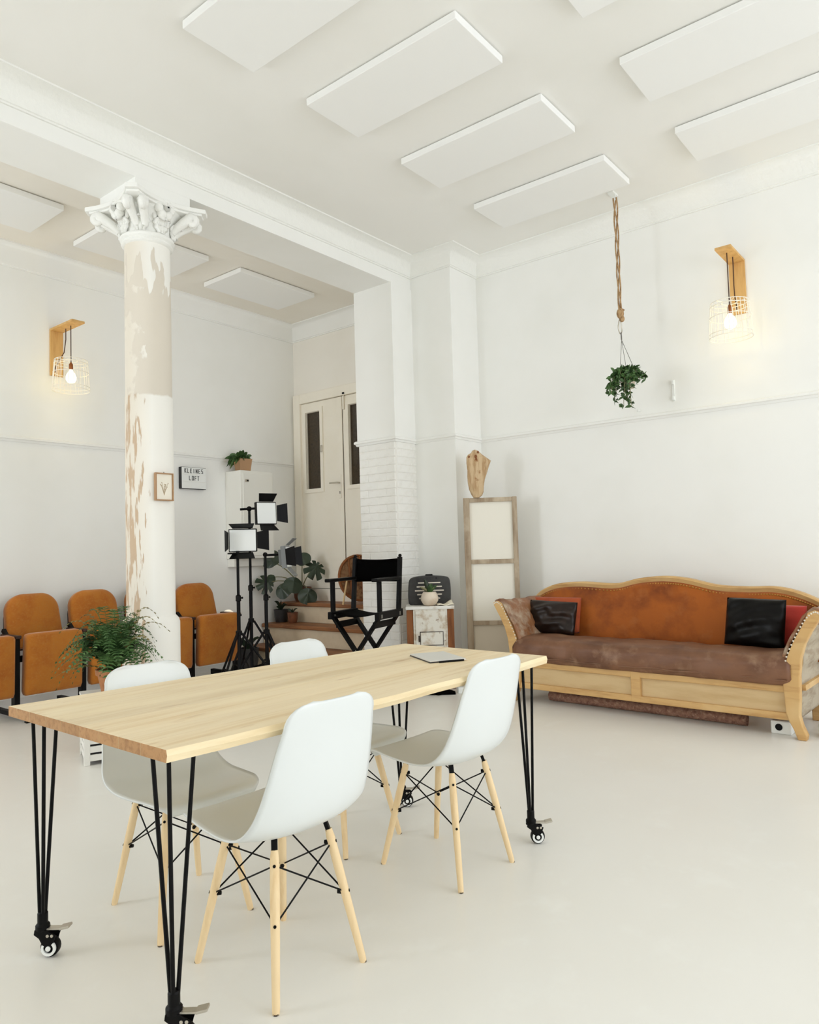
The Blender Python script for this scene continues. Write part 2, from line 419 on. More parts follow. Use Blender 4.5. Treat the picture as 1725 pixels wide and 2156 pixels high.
struct('floor', MB().bb(XW-0.2, XS+0.3, YW-0.3, YL+0.2, -0.12, 0.0), 'floor')
struct('ceiling', MB().bb(XW-0.2, XS+0.3, YW-0.3, YB1, ZC, ZC+0.15), 'ceil')
struct('ceiling_back', MB().bb(XW-0.2, XS+0.3, YB1, YL+0.2, ZCB, ZCB+0.25), 'backwall')
struct('wall_right', MB().bb(XS, XS+0.2, YW-0.3, YP, 0, ZC), 'wall')
struct('wall_pilaster', MB().bb(XP, XS+0.2, YP, YB0, 0, ZC), 'wall')
struct('wall_left', MB().bb(XW-0.2, XD, YL, YL+0.2, 0, ZCB), 'wall')
# end wall with the door opening
DY0, DY1, DZ0, DZ1 = 5.24, 6.62, 0.83, 3.12
wd = MB()
wd.bb(XD, XD+0.25, DY1+0.005, YL+0.2, 0, ZCB); wd.bb(XD, XD+0.25, YB1, DY0-0.005, 0, ZCB)
wd.bb(XD, XD+0.25, DY0-0.005, DY1+0.005, DZ1+0.005, ZCB); wd.bb(XD, XD+0.25, DY0-0.005, DY1+0.005, 0, DZ0-0.002)
wd.bb(XD+0.2, XD+0.25, DY0-0.005, DY1+0.005, DZ0, DZ1)
struct('wall_end', wd, 'backwall')
# beam
struct('wall_beam', MB().bb(XW, XJ, YB0, YB1, ZBEAM, ZC).bb(XJ, XS+0.2, YB0, YB1, ZBEAM, ZC), 'wall')
# pillar stub: plastered above the dado, painted brick below
pil = struct('wall_pillar', MB().bb(XJ, XS+0.2, YB0, YB1, 0, ZBEAM), 'mortar')
struct('pillar_plaster', MB().bb(XJ-0.012, XP, YB0-0.012, YB1+0.012, ZD, ZBEAM), 'wall', pil)
# bricks on the jamb face (facing -x) and on the narrow front face (facing -y)
BH, BL, BW = 0.073, 0.238, 0.115
def brick_mesh(name, dx, dy, dz):
    mb = MB().box((0, 0, 0), (dx, dy, dz))
    me = bpy.data.meshes.new(name); me.from_pydata(mb.v, [], mb.f); me.materials.append(M['brick']); me.update(); return me
bj_full = brick_mesh('jamb_brick', 0.045, BL, BH); bj_half = brick_mesh('jamb_half_brick', 0.045, BW, BH)
bf_full = brick_mesh('front_brick', BL, 0.045, BH); bf_half = brick_mesh('front_half_brick', BW*0.56, 0.045, BH); bf_q = brick_mesh('front_three_quarter_brick', 0.30, 0.045, BH)
def put_brick(me, loc):
    o = bpy.data.objects.new('brick', me); COL.objects.link(o); o.parent = pil
    o.location = loc; o.rotation_euler = (rnd.uniform(-.004, .004), rnd.uniform(-.004, .004), rnd.uniform(-.006, .006))
    md = o.modifiers.new('bevel', 'BEVEL'); md.width = 0.005; md.segments = 1
nc = 30
for k in range(nc):
    z = (k+0.5)*(ZD-0.02)/nc
    px = XJ+0.0155+rnd.uniform(-.002, .002)
    if k % 2 == 0:
        put_brick(bj_full, (px, YB0+0.005+BL/2, z)); put_brick(bj_full, (px, YB1-0.005-BL/2+0.003, z))
        put_brick(bf_half, (XJ+0.052, YB0+0.0155, z)); put_brick(bf_full, (XJ+0.075+0.011+BL/2-0.008, YB0+0.0155, z))
    else:
        put_brick(bj_half, (px, YB0+0.005+BW/2, z)); put_brick(bj_full, (px, (YB0+YB1)/2, z)); put_brick(bj_half, (px, YB1-0.002-BW/2, z))
        put_brick(bf_full, (XJ+0.02+BL/2, YB0+0.0155, z)); put_brick(bf_half, (XJ+0.02+BL+0.011+BW*0.28-0.009, YB0+0.0155, z))

# swept mouldings (profile = list of (distance from wall, z)); plan path with outward (room side) normals
def sweep(path, normals, prof, start_off=None):
    mb = MB(); n = len(path); k = len(prof); vs = []
    for i, (x, y) in enumerate(path):
        if i == 0: ox, oy = normals[0]
        elif i == n-1: ox, oy = normals[-1]
        else:
            a, b = normals[i-1], normals[i]
            if a == b: ox, oy = a
            else: ox, oy = a[0]+b[0], a[1]+b[1]
        for d, z in prof: vs.append((x+ox*d, y+oy*d, z))
    fs = []
    for i in range(n-1):
        for j in range(k-1):
            fs.append((i*k+j, i*k+j+1, (i+1)*k+j+1, (i+1)*k+j))
    fs.append(tuple(range(k))); fs.append(tuple((n-1)*k+j for j in range(k))[::-1])
    return mb.add(vs, fs)
def cove(z0, z1, d):
    pr = [(-0.01, z0), (0.014, z0), (0.014, z0+0.012), (0.022, z0+0.016), (0.022, z0+0.03)]
    for i in range(9):
        t = i/8*PI/2
        pr.append((0.022+(d-0.03)*(1-math.cos(t)), z0+0.03+(z1-z0-0.03-0.012)*math.sin(t)))
    pr += [(d, z1-0.012), (d, z1+0.01), (-0.01, z1+0.01)]
    return pr
NX, NY = (-1, 0), (0, -1)
struct('trim_1', sweep([(XW, YB0), (XP, YB0), (XP, YP), (XS, YP), (XS, YW)], [NY, NX, NY, NX], cove(ZCOR, ZC, 0.16)), 'stucco', smooth=40)
struct('trim_2', sweep([(XW, YL), (XD, YL), (XD, YB1)], [NY, NX], cove(ZCB-0.20, ZCB, 0.12)), 'wall', smooth=40)
dado = [(-0.01, ZD-0.030), (0.008, ZD-0.030), (0.014, ZD-0.012), (0.026, ZD-0.006), (0.026, ZD+0.012), (0.012, ZD+0.022), (-0.01, ZD+0.022)]
dado_b = [(d+0.012 if d > 0 else d, z) for d, z in dado]
struct('trim_3', sweep([(XP, YB0), (XP, YP), (XS, YP), (XS, YW)], [NX, NY, NX], dado), 'wall', smooth=30)
struct('trim_4', sweep([(XJ+0.3, YB1), (XJ, YB1), (XJ, YB0), (XP, YB0)], [(0, 1), NX, NY], dado_b), 'wall', smooth=30)
struct('trim_5', sweep([(XW, YL), (XD, YL), (XD, DY1+0.11)], [NY, NX], dado), 'wall', smooth=30)
struct('baseboard_right', sweep([(XJ, YB0), (XP, YB0), (XP, YP), (XS, YP), (XS, YW)], [NY, NX, NY, NX], [(-0.01, 0), (0.016, 0), (0.016, 0.07), (-0.01, 0.08)]), 'wall')
struct('baseboard_left', sweep([(XW, YL), (5.30, YL)], [NY], [(-0.01, 0), (0.016, 0), (0.016, 0.07), (-0.01, 0.08)]), 'wall')
# walls behind the camera with the street windows
wf = MB()
edges = [XW-0.2]+[e for ab in WIN_X for e in ab]+[XS+0.2]
for i in range(0, len(edges), 2): wf.bb(edges[i], edges[i+1], YW-0.2, YW, 0, ZC)
for (a, b) in WIN_X: wf.bb(a, b, YW-0.2, YW, 0, 0.4).bb(a, b, YW-0.2, YW, 3.7, ZC)
struct('wall_front', wf, 'wall')
def window(name, T, w, z0, z1):
    p = MB(); p.bb(-w/2, w/2, -0.03, 0.03, z0, z0+0.06, T); p.bb(-w/2, w/2, -0.03, 0.03, z1-0.06, z1, T)
    p.bb(-w/2, -w/2+0.06, -0.03, 0.03, z0, z1, T); p.bb(w/2-0.06, w/2, -0.03, 0.03, z0, z1, T)
    p.bb(-0.025, 0.025, -0.025, 0.025, z0, z1, T); p.bb(-w/2, w/2, -0.025, 0.025, z1-0.95, z1-0.90, T)
    o = struct(name, p, 'wall')
    g = MB().bb(-w/2+0.06, w/2-0.06, -0.003, 0.003, z0+0.06, z1-0.06, T)
    obj('pane', g, 'glassclear', o)
for i, (a, b) in enumerate(WIN_X): window('window_%d' % (i+1), Matrix.Translation(((a+b)/2, YW-0.1, 0)), b-a, 0.4, 3.7)
ww = MB()
edges = [YW-0.2]+[e for ab in WIN_Y_ADDED for e in ab]+[YL+0.2]
for i in range(0, len(edges), 2): ww.bb(XW-0.2, XW, edges[i], edges[i+1], 0, ZC)
for (a, b) in WIN_Y_ADDED: ww.bb(XW-0.2, XW, a, b, 0, 0.45).bb(XW-0.2, XW, a, b, 3.55, ZC)
struct('wall_far', ww, 'wall')
for i, (a, b) in enumerate(WIN_Y_ADDED): window('window_%d' % (i+4), Matrix.Translation((XW-0.1, (a+b)/2, 0)) @ Matrix.Rotation(R(90), 4, 'Z'), b-a, 0.45, 3.55)  # added window, unseen, there for the rear room light

# ------------------------------------------------------------------ stairs in front of the door
st = thing('staircase', 'short staircase with worn brown wooden treads and beige risers below the double door', 'stairs', (XD, 5.88, 0))
steps = [(5.30, 0.23), (5.575, 0.458), (5.85, 0.685)]
for i, (x0, z) in enumerate(steps):
    x1 = steps[i+1][0]+0.01 if i < 2 else XD-0.004
    zl = steps[i-1][1] if i else 0.0
    y0, y1 = YB1+0.035, YL-0.022
    y0l, y1l, xo = y0-5.88, y1-5.88, -XD
    obj('tread', MB().bb(x0-0.03+xo, x1+xo-0.012, y0l, y1l, z-0.045, z), 'tread', st, bevel=0.012, seg=3)
    obj('riser', MB().bb(x0+xo, x0+0.02+xo, y0l, y1l, zl, z-0.045), 'riser', st)
obj('sill_board', MB().bb(-0.02, -0.004, DY0-5.98, DY1-5.78, 0.685, 0.828), 'door', st)

# ------------------------------------------------------------------ double door (on the end wall, plane x = XD)
dr = struct('door_1', MB().bb(XD-0.05, XD+0.03, DY1-0.02, DY1+0.10, DZ0-0.13, DZ1+0.10).bb(XD-0.05, XD+0.03, DY0-0.10, DY0+0.02, DZ0-0.13, DZ1+0.10).bb(XD-0.05, XD+0.03, DY0+0.02, DY1-0.02, DZ1-0.02, DZ1+0.10), 'door', bevel=0.008)
for (ya, yb, wy0, wy1) in ((5.915, 6.60, 6.27, 6.51), (5.26, 5.905, 5.53, 5.785)):
    wz0, wz1 = 2.04, 2.975
    lf = MB()
    xf, xb = XD-0.02, XD+0.03
    lf.bb(xf, xb, ya, wy0, DZ0+0.005, DZ1-0.025); lf.bb(xf, xb, wy1, yb, DZ0+0.005, DZ1-0.025)
    lf.bb(xf, xb, wy0, wy1, DZ0+0.005, wz0); lf.bb(xf, xb, wy0, wy1, wz1, DZ1-0.025)
    leaf = obj('door_leaf', lf, 'door', dr)
    obj('pane', MB().bb(XD+0.0, XD+0.008, wy0, wy1, wz0, wz1), 'darkglass', leaf)
    fr = MB(); e = 0.05
    fr.bb(xf-0.018, xf-0.0005, wy0-e, wy0-0.004, wz0-e, wz1+e); fr.bb(xf-0.018, xf-0.0005, wy1+0.004, wy1+e, wz0-e, wz1+e)
    fr.bb(xf-0.0175, xf-0.0005, wy0-0.004, wy1+0.004, wz0-e, wz0-0.004); fr.bb(xf-0.0175, xf-0.0005, wy0-0.004, wy1+0.004, wz1+0.004, wz1+e)
    obj('glazing_frame', fr, 'door', leaf)
    obj('window_latch', MB().bb(xf-0.035, xf-0.018, wy0-0.045, wy0-0.015, 2.47, 2.55), 'chrome', leaf, bevel=0.004)
obj('astragal', MB().bb(XD-0.035, XD-0.02, 5.895, 5.98, DZ0+0.01, DZ1-0.03), 'door', dr, bevel=0.004)
obj('door_joint', MB().bb(XD-0.022, XD-0.0195, 5.888, 5.894, DZ0+0.01, DZ1-0.05), 'gap', dr)
hp = obj('lock_plate', MB().bb(XD-0.042, XD-0.035, 5.925, 5.965, 1.89, 2.17), 'door', dr, bevel=0.004)
obj('door_handle', MB().tube([(XD-0.04, 5.945, 2.075), (XD-0.085, 5.945, 2.075), (XD-0.088, 5.96, 2.075), (XD-0.085, 6.07, 2.078)], 0.009, 8), 'chrome', hp, smooth=60)
obj('keyhole', MB().bb(XD-0.0435, XD-0.042, 5.94, 5.95, 1.945, 1.975), 'letter', hp)
obj('top_bolt', MB().bb(XD-0.05, XD-0.02, 5.845, 5.87, 2.93, 3.09).tube([(XD-0.035, 5.857, 3.09), (XD-0.035, 5.857, 3.12)], 0.008, 6), 'door', dr, bevel=0.004)
obj('door_closer_clip', MB().bb(XD-0.058, XD-0.05, 5.83, 5.86, 3.11, 3.13), 'black', dr)

# ------------------------------------------------------------------ acoustic panels on the ceiling
def panel(x0, x1, y0, y1, zc, label, group):
    t = thing('acoustic_panel', label, 'ceiling panel', ((x0+x1)/2, (y0+y1)/2, zc), 0, group)
    w, d = (x1-x0)/2, (y1-y0)/2
    obj('panel_board', MB().bb(-w, w, -d, d, -0.055, -0.008), 'panel', t, bevel=0.004)
    obj('mounting_batten', MB().bb(-w+0.04, w-0.04, -d+0.04, d-0.04, -0.008, 0), 'mortar', t)
G1 = 'acoustic panels on the front ceiling'; G2 = 'acoustic panels on the rear ceiling'
for (x0, lab) in ((2.248, 'white ceiling panel cut by top picture edge, closest to the beam'), (3.166, 'white ceiling panel second in the row running towards the hanging plant'), (4.127, 'white ceiling panel third in the row running towards the hanging plant'), (5.100, 'white ceiling panel just above the hanging plant rope')):
    panel(x0, x0+0.49, 2.125, 3.30, ZC, lab, G1)
for (x0, lab) in ((3.140, 'white ceiling panel of which only a tip shows at the top edge'), (4.135, 'large white ceiling panel in the upper right corner'), (5.106, 'white ceiling panel at the right edge above the sofa wall lamp')):
    panel(x0, x0+0.49, 0.425, 1.60, ZC, lab, G1)
panel(4.46, 5.46, 5.63, 6.23, ZCB, 'small white ceiling panel behind the beam beside the pillar', G2)
panel(3.09, 4.09, 5.63, 6.23, ZCB, 'small white ceiling panel half hidden behind the column capital', G2)
panel(1.72, 2.72, 5.63, 6.23, ZCB, 'small white ceiling panel cut by the left picture edge', G2)

# ------------------------------------------------------------------ column with capital
CX, CY = 2.917, 4.76
col = thing('column', 'round plaster column with peeling paint and a leafy white capital under the beam', 'column', (CX, CY, 0))
obj('base_drum', MB().lathe([(0.198, 0), (0.198, 0.80), (0.190, 0.825), (0.168, 0.85)], 40), 'column', col, smooth=35)
obj('shaft', MB().lathe([(0.168, 0.84), (0.168, 1.6), (0.166, 2.2), (0.166, 2.428), (0.1625, 2.434), (0.162, 3.0), (0.160, 3.56)], 48), 'column', col, smooth=50)
obj('neck_ring', MB().lathe([(0.155, 3.535), (0.176, 3.54), (0.183, 3.552), (0.176, 3.565), (0.174, 3.570), (0.190, 3.578), (0.194, 3.592), (0.188, 3.604), (0.170, 3.61)], 40), 'stucco', col, smooth=50)
obj('capital_bell', MB().lathe([(0.165, 3.60), (0.175, 3.66), (0.195, 3.72), (0.225, 3.76), (0.265, 3.80)], 32), 'stucco', col, smooth=60)
# abacus with concave sides and clipped corners
def abacus(hs, z0, z1, clip=0.06, dip=0.075):
    pts = []
    cs = [(-1, -1), (1, -1), (1, 1), (-1, 1)]
    for k in range(4):
        a, b = cs[k], cs[(k+1) % 4]
        d = ((b[0]-a[0])/2, (b[1]-a[1])/2); n = (-(b[1]-a[1])/2, (b[0]-a[0])/2)
        for i in range(13):
            t = i/12; u = lerp(-hs+clip, hs-clip, t); q = dip*(1-(2*t-1)**2)
            mx, my = -n[0]*hs, -n[1]*hs
            pts.append((mx+d[0]*u+n[0]*q, my+d[1]*u+n[1]*q))
    return pts
ab = MB().prism(abacus(0.315, 3.78, 3.80), 3.782, 3.80).prism(abacus(0.335, 3.8, 3.82), 3.80, 3.832)
obj('abacus', ab, 'wall', col, bevel=0.006)
# impost block of the beam above the capital is part of the beam structure
struct('wall_impost', MB().bb(2.683, 3.123, YB0+0.001, YB1-0.001, 3.833, ZBEAM), 'wall')
def leaf_strip(w, h, curl, T):
    """acanthus-like leaf: rises along +z, curls outward along +y at its tip"""
    def fn(u, v):
        a = (u-0.5)*2
        prof = (0.35+0.65*math.sin(min(v*1.15, 1)*PI*0.62))*(1.0 if v < 0.75 else max(0.12, 1-(v-0.75)*3.3))
        lob = 1+0.13*math.cos(v*PI*7)
        x = a*w/2*prof*lob
        cv = max(0, v-0.55)/0.45
        y = 0.014+curl*cv**1.5*1.1+0.012*(1-a*a)+0.010*math.cos(a*PI*2.5)
        z = h*(min(v, 0.82))+(-h*0.16*max(0, (v-0.82)/0.18)) + h*0.05*math.sin(cv*PI)
        return (x, y, z)
    return MB().grid(fn, 9, 12, T)
for k in range(8):
    a = k*PI/4
    T = Matrix.Translation((0.163*math.cos(a), 0.163*math.sin(a), 3.606)) @ Matrix.Rotation(a-PI/2, 4, 'Z')
    obj('leaf', leaf_strip(0.12, 0.12, 0.055, T), 'stucco', col, smooth=80, solid=0.016)
for k in range(4):
    a = k*PI/2
    T = Matrix.Translation((0.170*math.cos(a), 0.170*math.sin(a), 3.655)) @ Matrix.Rotation(a-PI/2, 4, 'Z')
    obj('leaf', leaf_strip(0.17, 0.185, 0.075, T), 'stucco', col, smooth=80, solid=0.018)
    # rosette under the abacus middle
    Tr = Matrix.Translation((0.232*math.cos(a), 0.232*math.sin(a), 3.768))
    rs = MB()
    for i in range(6):
        q = i*PI/3
        rs.ball((0.025*math.cos(a), 0.025*math.sin(a), 0), 0.026, 10, 7, Tr)
        off = Vector((-math.sin(a)*math.cos(q), math.cos(a)*math.cos(q), math.sin(q)))*0.046
        rs.ball(tuple(off), 0.034, 10, 7, Tr)
    obj('rosette', rs, 'stucco', col, smooth=80)
for k in range(4):
    a = PI/4+k*PI/2
    for sgn in (-1, 1):
        ca = a+sgn*0.16
        d = Vector((math.cos(ca), math.sin(ca), 0)); side = Vector((-math.sin(a), math.cos(a), 0))*sgn
        pts = []; rs_ = []
        for i in range(8):
            t = i/7
            pts.append(d*(0.19+0.15*t**1.4)+Vector((0, 0, 3.645+0.115*t))); rs_.append(0.024+0.018*t)
        c0 = pts[-1]+Vector((0, 0, -0.030)); dd = Vector((math.cos(a), math.sin(a), 0))
        for i in range(1, 15):
            t = i/14*PI*2.6; rr_ = 0.034*(1-i/16)
            pts.append(c0+dd*(math.sin(t)*rr_)+Vector((0, 0, math.cos(t)*rr_))); rs_.append(0.030*(1-i/22))
        obj('volute', MB().tube(pts, rs_, 7), 'stucco', col, smooth=80)

# small framed drawing hung on the column
fx, fy, fz = 2.914, 4.575, 1.764
pf = thing('picture_frame', 'small thin brown frame with a faint plant drawing hung on the column', 'picture', (fx, fy, fz))
fm = MB(); w, h, e = 0.072, 0.099, 0.009
fm.bb(-w, w, -0.012, 0.012, h-e, h); fm.bb(-w, w, -0.012, 0.012, -h, -h+e); fm.bb(-w, -w+e, -0.012, 0.012, -h+e, h-e); fm.bb(w-e, w, -0.012, 0.012, -h+e, h-e)
obj('frame', fm, 'framewood', pf, bevel=0.0015)
obj('drawing_sheet', MB().bb(-w+e, w-e, -0.001, 0.006, -h+e, h-e), 'paper', pf)
dm = MB()
for i in range(11):
    a = rnd.uniform(-0.9, 0.9); ln = rnd.uniform(0.03, 0.075)
    dm.tube(bez((0, -0.002, -0.06), (math.sin(a)*ln*0.4, -0.002, -0.06+ln*0.9), (math.sin(a)*ln*0.8, -0.002, -0.055+ln*1.15), 5), 0.0012, 4)
    dm.ball((math.sin(a)*ln*0.8, -0.002, -0.055+ln*1.15), (0.004, 0.0005, 0.004), 6, 4)
obj('plant_drawing', dm, 'ink', pf)
obj('hanging_nail', MB().tube([(0, 0.0, h), (0, 0.0, h+0.008)], 0.003, 6), 'metal', pf)

# ------------------------------------------------------------------ wall lamps
def wall_lamp(label, loc, rz, plate_h, arm, drop):
    """local: wall at y=0, room towards -y, origin at the top of the plate"""
    t = thing('wall_lamp', label, 'wall lamp', loc, rz, 'plywood wall lamps with wire cages')
    br = obj('bracket', MB().bb(-0.06, 0.06, -0.02, -0.001, -plate_h, 0).bb(-0.06, 0.06, -arm, -0.02, -0.02, 0), 'bracket', t, bevel=0.002)
    yb = -0.29
    obj('cable', MB().tube([(0, yb, 0.012), (0, yb, -0.02), (0, yb, -drop+0.085)], 0.004, 6).tube([(0.012, -0.17, 0.012), (0.012, -0.17, -0.12), (0.005, -0.15, -0.24), (-0.01, -0.08, -0.31), (-0.015, -0.022, -0.36), (-0.015, -0.024, -plate_h+0.03)], 0.0042, 6).tube([(0, yb, 0.012), (0.006, -0.23, 0.016), (0.012, -0.17, 0.012)], 0.004, 6), 'cable', t, smooth=70)
    so = obj('socket', MB().lathe([(0.006, 0.10), (0.015, 0.085), (0.018, 0.08), (0.018, 0.035), (0.015, 0.03)], 14, Matrix.Translation((0, yb, -drop))), 'copper', t, smooth=40)
    obj('bulb', MB().lathe([(0.012, 0.035), (0.016, 0.02), (0.034, -0.005), (0.045, -0.035), (0.044, -0.06), (0.030, -0.085), (0.006, -0.095)], 18, Matrix.Translation((0, yb, -drop))), 'bulb', t, smooth=60)
    cg = MB()
    zt, zb = -drop+0.115, -drop-0.16
    for (z, r_) in ((zt, 0.055), (zt, 0.138), (zt-0.03, 0.143), (zb+0.03, 0.156), (zb, 0.158), (-drop, 0.150)):
        cg.tube([(r_*math.cos(q), yb+r_*math.sin(q), z) for q in [2*PI*i/28 for i in range(28)]], 0.003, 5, closed=True)
    for i in range(26):
        q = 2*PI*i/26+rnd.uniform(-.05, .05); q2 = q+rnd.uniform(-.10, .10)
        cg.tube([(0.138*math.cos(q), yb+0.138*math.sin(q), zt), (0.150*math.cos((q+q2)/2), yb+0.150*math.sin((q+q2)/2), (zt+zb)/2), (0.158*math.cos(q2), yb+0.158*math.sin(q2), zb)], 0.0024, 4)
    for i in range(6):
        q = 2*PI*i/6
        cg.tube([(0.055*math.cos(q), yb+0.055*math.sin(q), zt), (0.138*math.cos(q), yb+0.138*math.sin(q), zt)], 0.0025, 4)
    obj('wire_shade', cg, 'cage', t)
    l = bpy.data.lights.new('bulb_light', 'POINT'); l.energy = 70; l.color = (1.0, 0.76, 0.30); l.shadow_soft_size = 0.05
    lo = bpy.data.objects.new('bulb_light', l); COL.objects.link(lo); lo.parent = t; lo.location = (0, yb, -drop-0.04)
    return t
wall_lamp('lit plywood wall lamp on the wall above the theatre seats', (3.178, YL, 3.42), 0, 0.44, 0.43, 0.46)
wall_lamp('lit plywood wall lamp on the wall above the sofa', (XS, 1.502, 3.525), R(-90), 0.44, 0.40, 0.53)

# white door-hook rail piece on the sofa wall
tag(obj('wall_bracket', MB().bb(-0.012, 0, -0.012, 0.012, -0.09, 0.09).bb(-0.03, -0.012, -0.009, 0.009, 0.05, 0.085).bb(-0.03, -0.012, -0.009, 0.009, -0.085, -0.05), 'whiteplastic', loc=(XS, 2.057, 2.554), bevel=0.003), 'small white upright bracket screwed to the sofa wall above the rail', 'bracket')
tag(obj('wall_peg', MB().lathe([(0.008, 0), (0.008, 0.02), (0.013, 0.022), (0.013, 0.032), (0.004, 0.036)], 10, Matrix.Rotation(R(-90), 4, 'Y')), 'whiteplastic', loc=(XS, 2.36, 2.42)), 'tiny white peg on the sofa wall just above the rail', 'peg')

# ------------------------------------------------------------------ dining table
TZ, TT = 0.79, 0.032
QL, QN, QR, QF = (1.05, 2.572), (1.035, 1.625), (2.843, 1.54), (2.883, 2.375)
TO = Vector((1.95, 2.03, 0))
tb = thing('dining_table', 'long pale butcher-block table with one wavy live edge on black hairpin legs', 'table', tuple(TO))
def quad(u, v):   # u along the length (left->right), v from the near edge to the far edge
    nx, ny = lerp(QN[0], QR[0], u), lerp(QN[1], QR[1], u)
    fx_, fy_ = lerp(QL[0], QF[0], u), lerp(QL[1], QF[1], u)
    return Vector((lerp(nx, fx_, v)-TO.x, lerp(ny, fy_, v)-TO.y, 0))
def live(u):      # waviness of the near edge
    return 0.005*math.sin(u*7.0+0.4)+0.005*math.sin(u*15+1.0)+0.003*math.sin(u*31)
vcut = [0.0, 0.13, 0.25, 0.36, 0.48, 0.60, 0.71, 0.83, 0.93, 1.0]
NUP = 25
for k in range(len(vcut)-1):
    va, vb = vcut[k]+0.0008, vcut[k+1]-0.0008
    mb = MB(); vs = []; fs = []
    for i in range(NUP):
        u = i/(NUP-1)
        a = quad(u, va); b = quad(u, vb)
        if k == 0:
            fade = min(1, u*6, (1-u)*6)
            a.y -= (0.012+live(u))*fade
            vs += [(a.x, a.y+0.004, TZ), (a.x, a.y-0.010*fade, TZ-TT*0.45), (a.x, a.y+0.004, TZ-TT), (b.x, b.y, TZ-TT), (b.x, b.y, TZ)]
        else:
            vs += [(a.x, a.y, TZ), (a.x, a.y, TZ-TT*0.5), (a.x, a.y, TZ-TT), (b.x, b.y, TZ-TT), (b.x, b.y, TZ)]
    for i in range(NUP-1):
        o_ = i*5
        for j in range(5):
            fs.append((o_+j, o_+(j+1) % 5, o_+5+(j+1) % 5, o_+5+j))
    fs.append((0, 1, 2, 3, 4)[::-1]); e0 = (NUP-1)*5; fs.append((e0, e0+1, e0+2, e0+3, e0+4))
    mb.add(vs, fs)
    pl = obj('plank', mb, ['table', 'tableend', 'sap'], tb)
    npoly = len(pl.data.polygons)
    for pi in (npoly-2, npoly-1): pl.data.polygons[pi].material_index = 1
    if k == 0:
        for i in range(NUP-1):
            pl.data.polygons[i*5].material_index = 2; pl.data.polygons[i*5+1].material_index = 2
    import bmesh
    bm = bmesh.new(); bm.from_mesh(pl.data); bmesh.ops.recalc_face_normals(bm, faces=bm.faces); bm.to_mesh(pl.data); bm.free()
legs = [((1.106, 2.455), (1, -1)), ((1.114, 1.731), (1, 1)), ((2.774, 1.612), (-1, 1)), ((2.803, 2.354), (-1, -1))]
ROLLD = Vector((0.627, -0.779, 0)).normalized()
def hairpin(px, py, sx, sy, first=None):
    bx, by = px-TO.x, py-TO.y
    zu = TZ-TT
    top = Vector((bx-sx*0.02, by-sy*0.02, zu))
    lg = obj('leg', MB().bb(min(top.x-0.02*sx, top.x+0.10*sx), max(top.x-0.02*sx, top.x+0.10*sx), top.y-0.02, top.y+0.02, zu-0.005, zu).bb(top.x-0.02, top.x+0.02, min(top.y+sy*0.02, top.y+0.10*sy), max(top.y+sy*0.02, top.y+0.10*sy), zu-0.005, zu), 'black', tb)
    bot = Vector((bx, by, 0.105))
    for tp, off in ((top, Vector((-sx*0.006, -sy*0.006, 0))), (top+Vector((sx*0.078, 0, 0)), Vector((sx*0.008, -sy*0.003, 0))), (top+Vector((0, sy*0.078, 0)), Vector((-sx*0.003, sy*0.008, 0)))):
        obj('rod', MB().tube([tp, bot+off], 0.006, 8), 'black', lg, smooth=60)
    # caster: the wheel rolls along ROLLD (local +x of T)
    d = ROLLD; s = Vector((-d.y, d.x, 0))
    T = Matrix(((d.x, s.x, 0, bx), (d.y, s.y, 0, by), (0, 0, 1, 0), (0, 0, 0, 1)))
    wx = 0.026
    fk = MB().lathe([(0.013, 0.140), (0.016, 0.135), (0.016, 0.105), (0.022, 0.098), (0.022, 0.085), (0.012, 0.080)], 14, T)
    for q in (-1, 1):
        prof = [(-0.018, 0.088), (0.016, 0.088), (0.050, 0.070), (0.046, 0.060), (wx+0.012, 0.030), (wx, 0.022), (wx-0.012, 0.028), (-0.004, 0.062), (-0.020, 0.074)]
        Tq = T @ Matrix(((1, 0, 0, 0), (0, 0, 1, 0), (0, 1, 0, 0), (0, 0, 0, 1)))
        fk.prism(prof, q*0.016-0.002, q*0.016+0.002, Tq)
    obj('caster_fork', fk, 'black', lg, smooth=30)
    Tw = T @ Matrix.Translation((wx, 0, 0.0305)) @ Matrix.Rotation(R(90), 4, 'X')
    obj('wheel', MB().lathe([(0.024, -0.0125), (0.0285, -0.0115), (0.0303, -0.006), (0.0303, 0.006), (0.0285, 0.0115), (0.024, 0.0125)], 22, Tw), 'black', lg, smooth=50)
    rg = MB()
    for q in (-1, 1):
        n_ = 22; vs = []; fs = []
        for i in range(n_):
            a = 2*PI*i/n_
            vs += [(0.0235*math.cos(a), 0.0235*math.sin(a), q*0.0192), (0.0155*math.cos(a), 0.0155*math.sin(a), q*0.0192), (0.0155*math.cos(a), 0.0155*math.sin(a), q*0.012), (0.0235*math.cos(a), 0.0235*math.sin(a), q*0.012)]
        for i in range(n_):
            if 3 <= ((i + (0 if q > 0 else 0)) % n_) <= 8: continue
            i2 = (i+1) % n_
            for j in range(4): fs.append((i*4+j, i*4+(j+1) % 4, i2*4+(j+1) % 4, i2*4+j))
        rg.add(vs, fs, Tw)
        rg.lathe([(0.008, q*0.012), (0.008, q*0.021), (0.005, q*0.0225)], 12, Tw)
    obj('wheel_ring', rg, 'whiteplastic', lg, smooth=40)
    obj('brake_lever', MB().bb(0.012, 0.060, -0.012, 0.012, 0.084, 0.090, T).box((0.074, 0, 0.091), (0.032, 0.030, 0.008), T, ry=R(-12)), 'chrome', lg, bevel=0.002)
    for q in (-1, 1):
        for xx in (0.024, 0.038):
            obj('rivet', MB().lathe([(0.0048, q*0.017), (0.0048, q*0.020), (0.003, q*0.0207)], 10, T @ Matrix.Translation((xx, 0, 0.070)) @ Matrix.Rotation(R(90), 4, 'X')), 'chrome', lg)
for (p, q) in legs: hairpin(p[0], p[1], q[0], q[1])

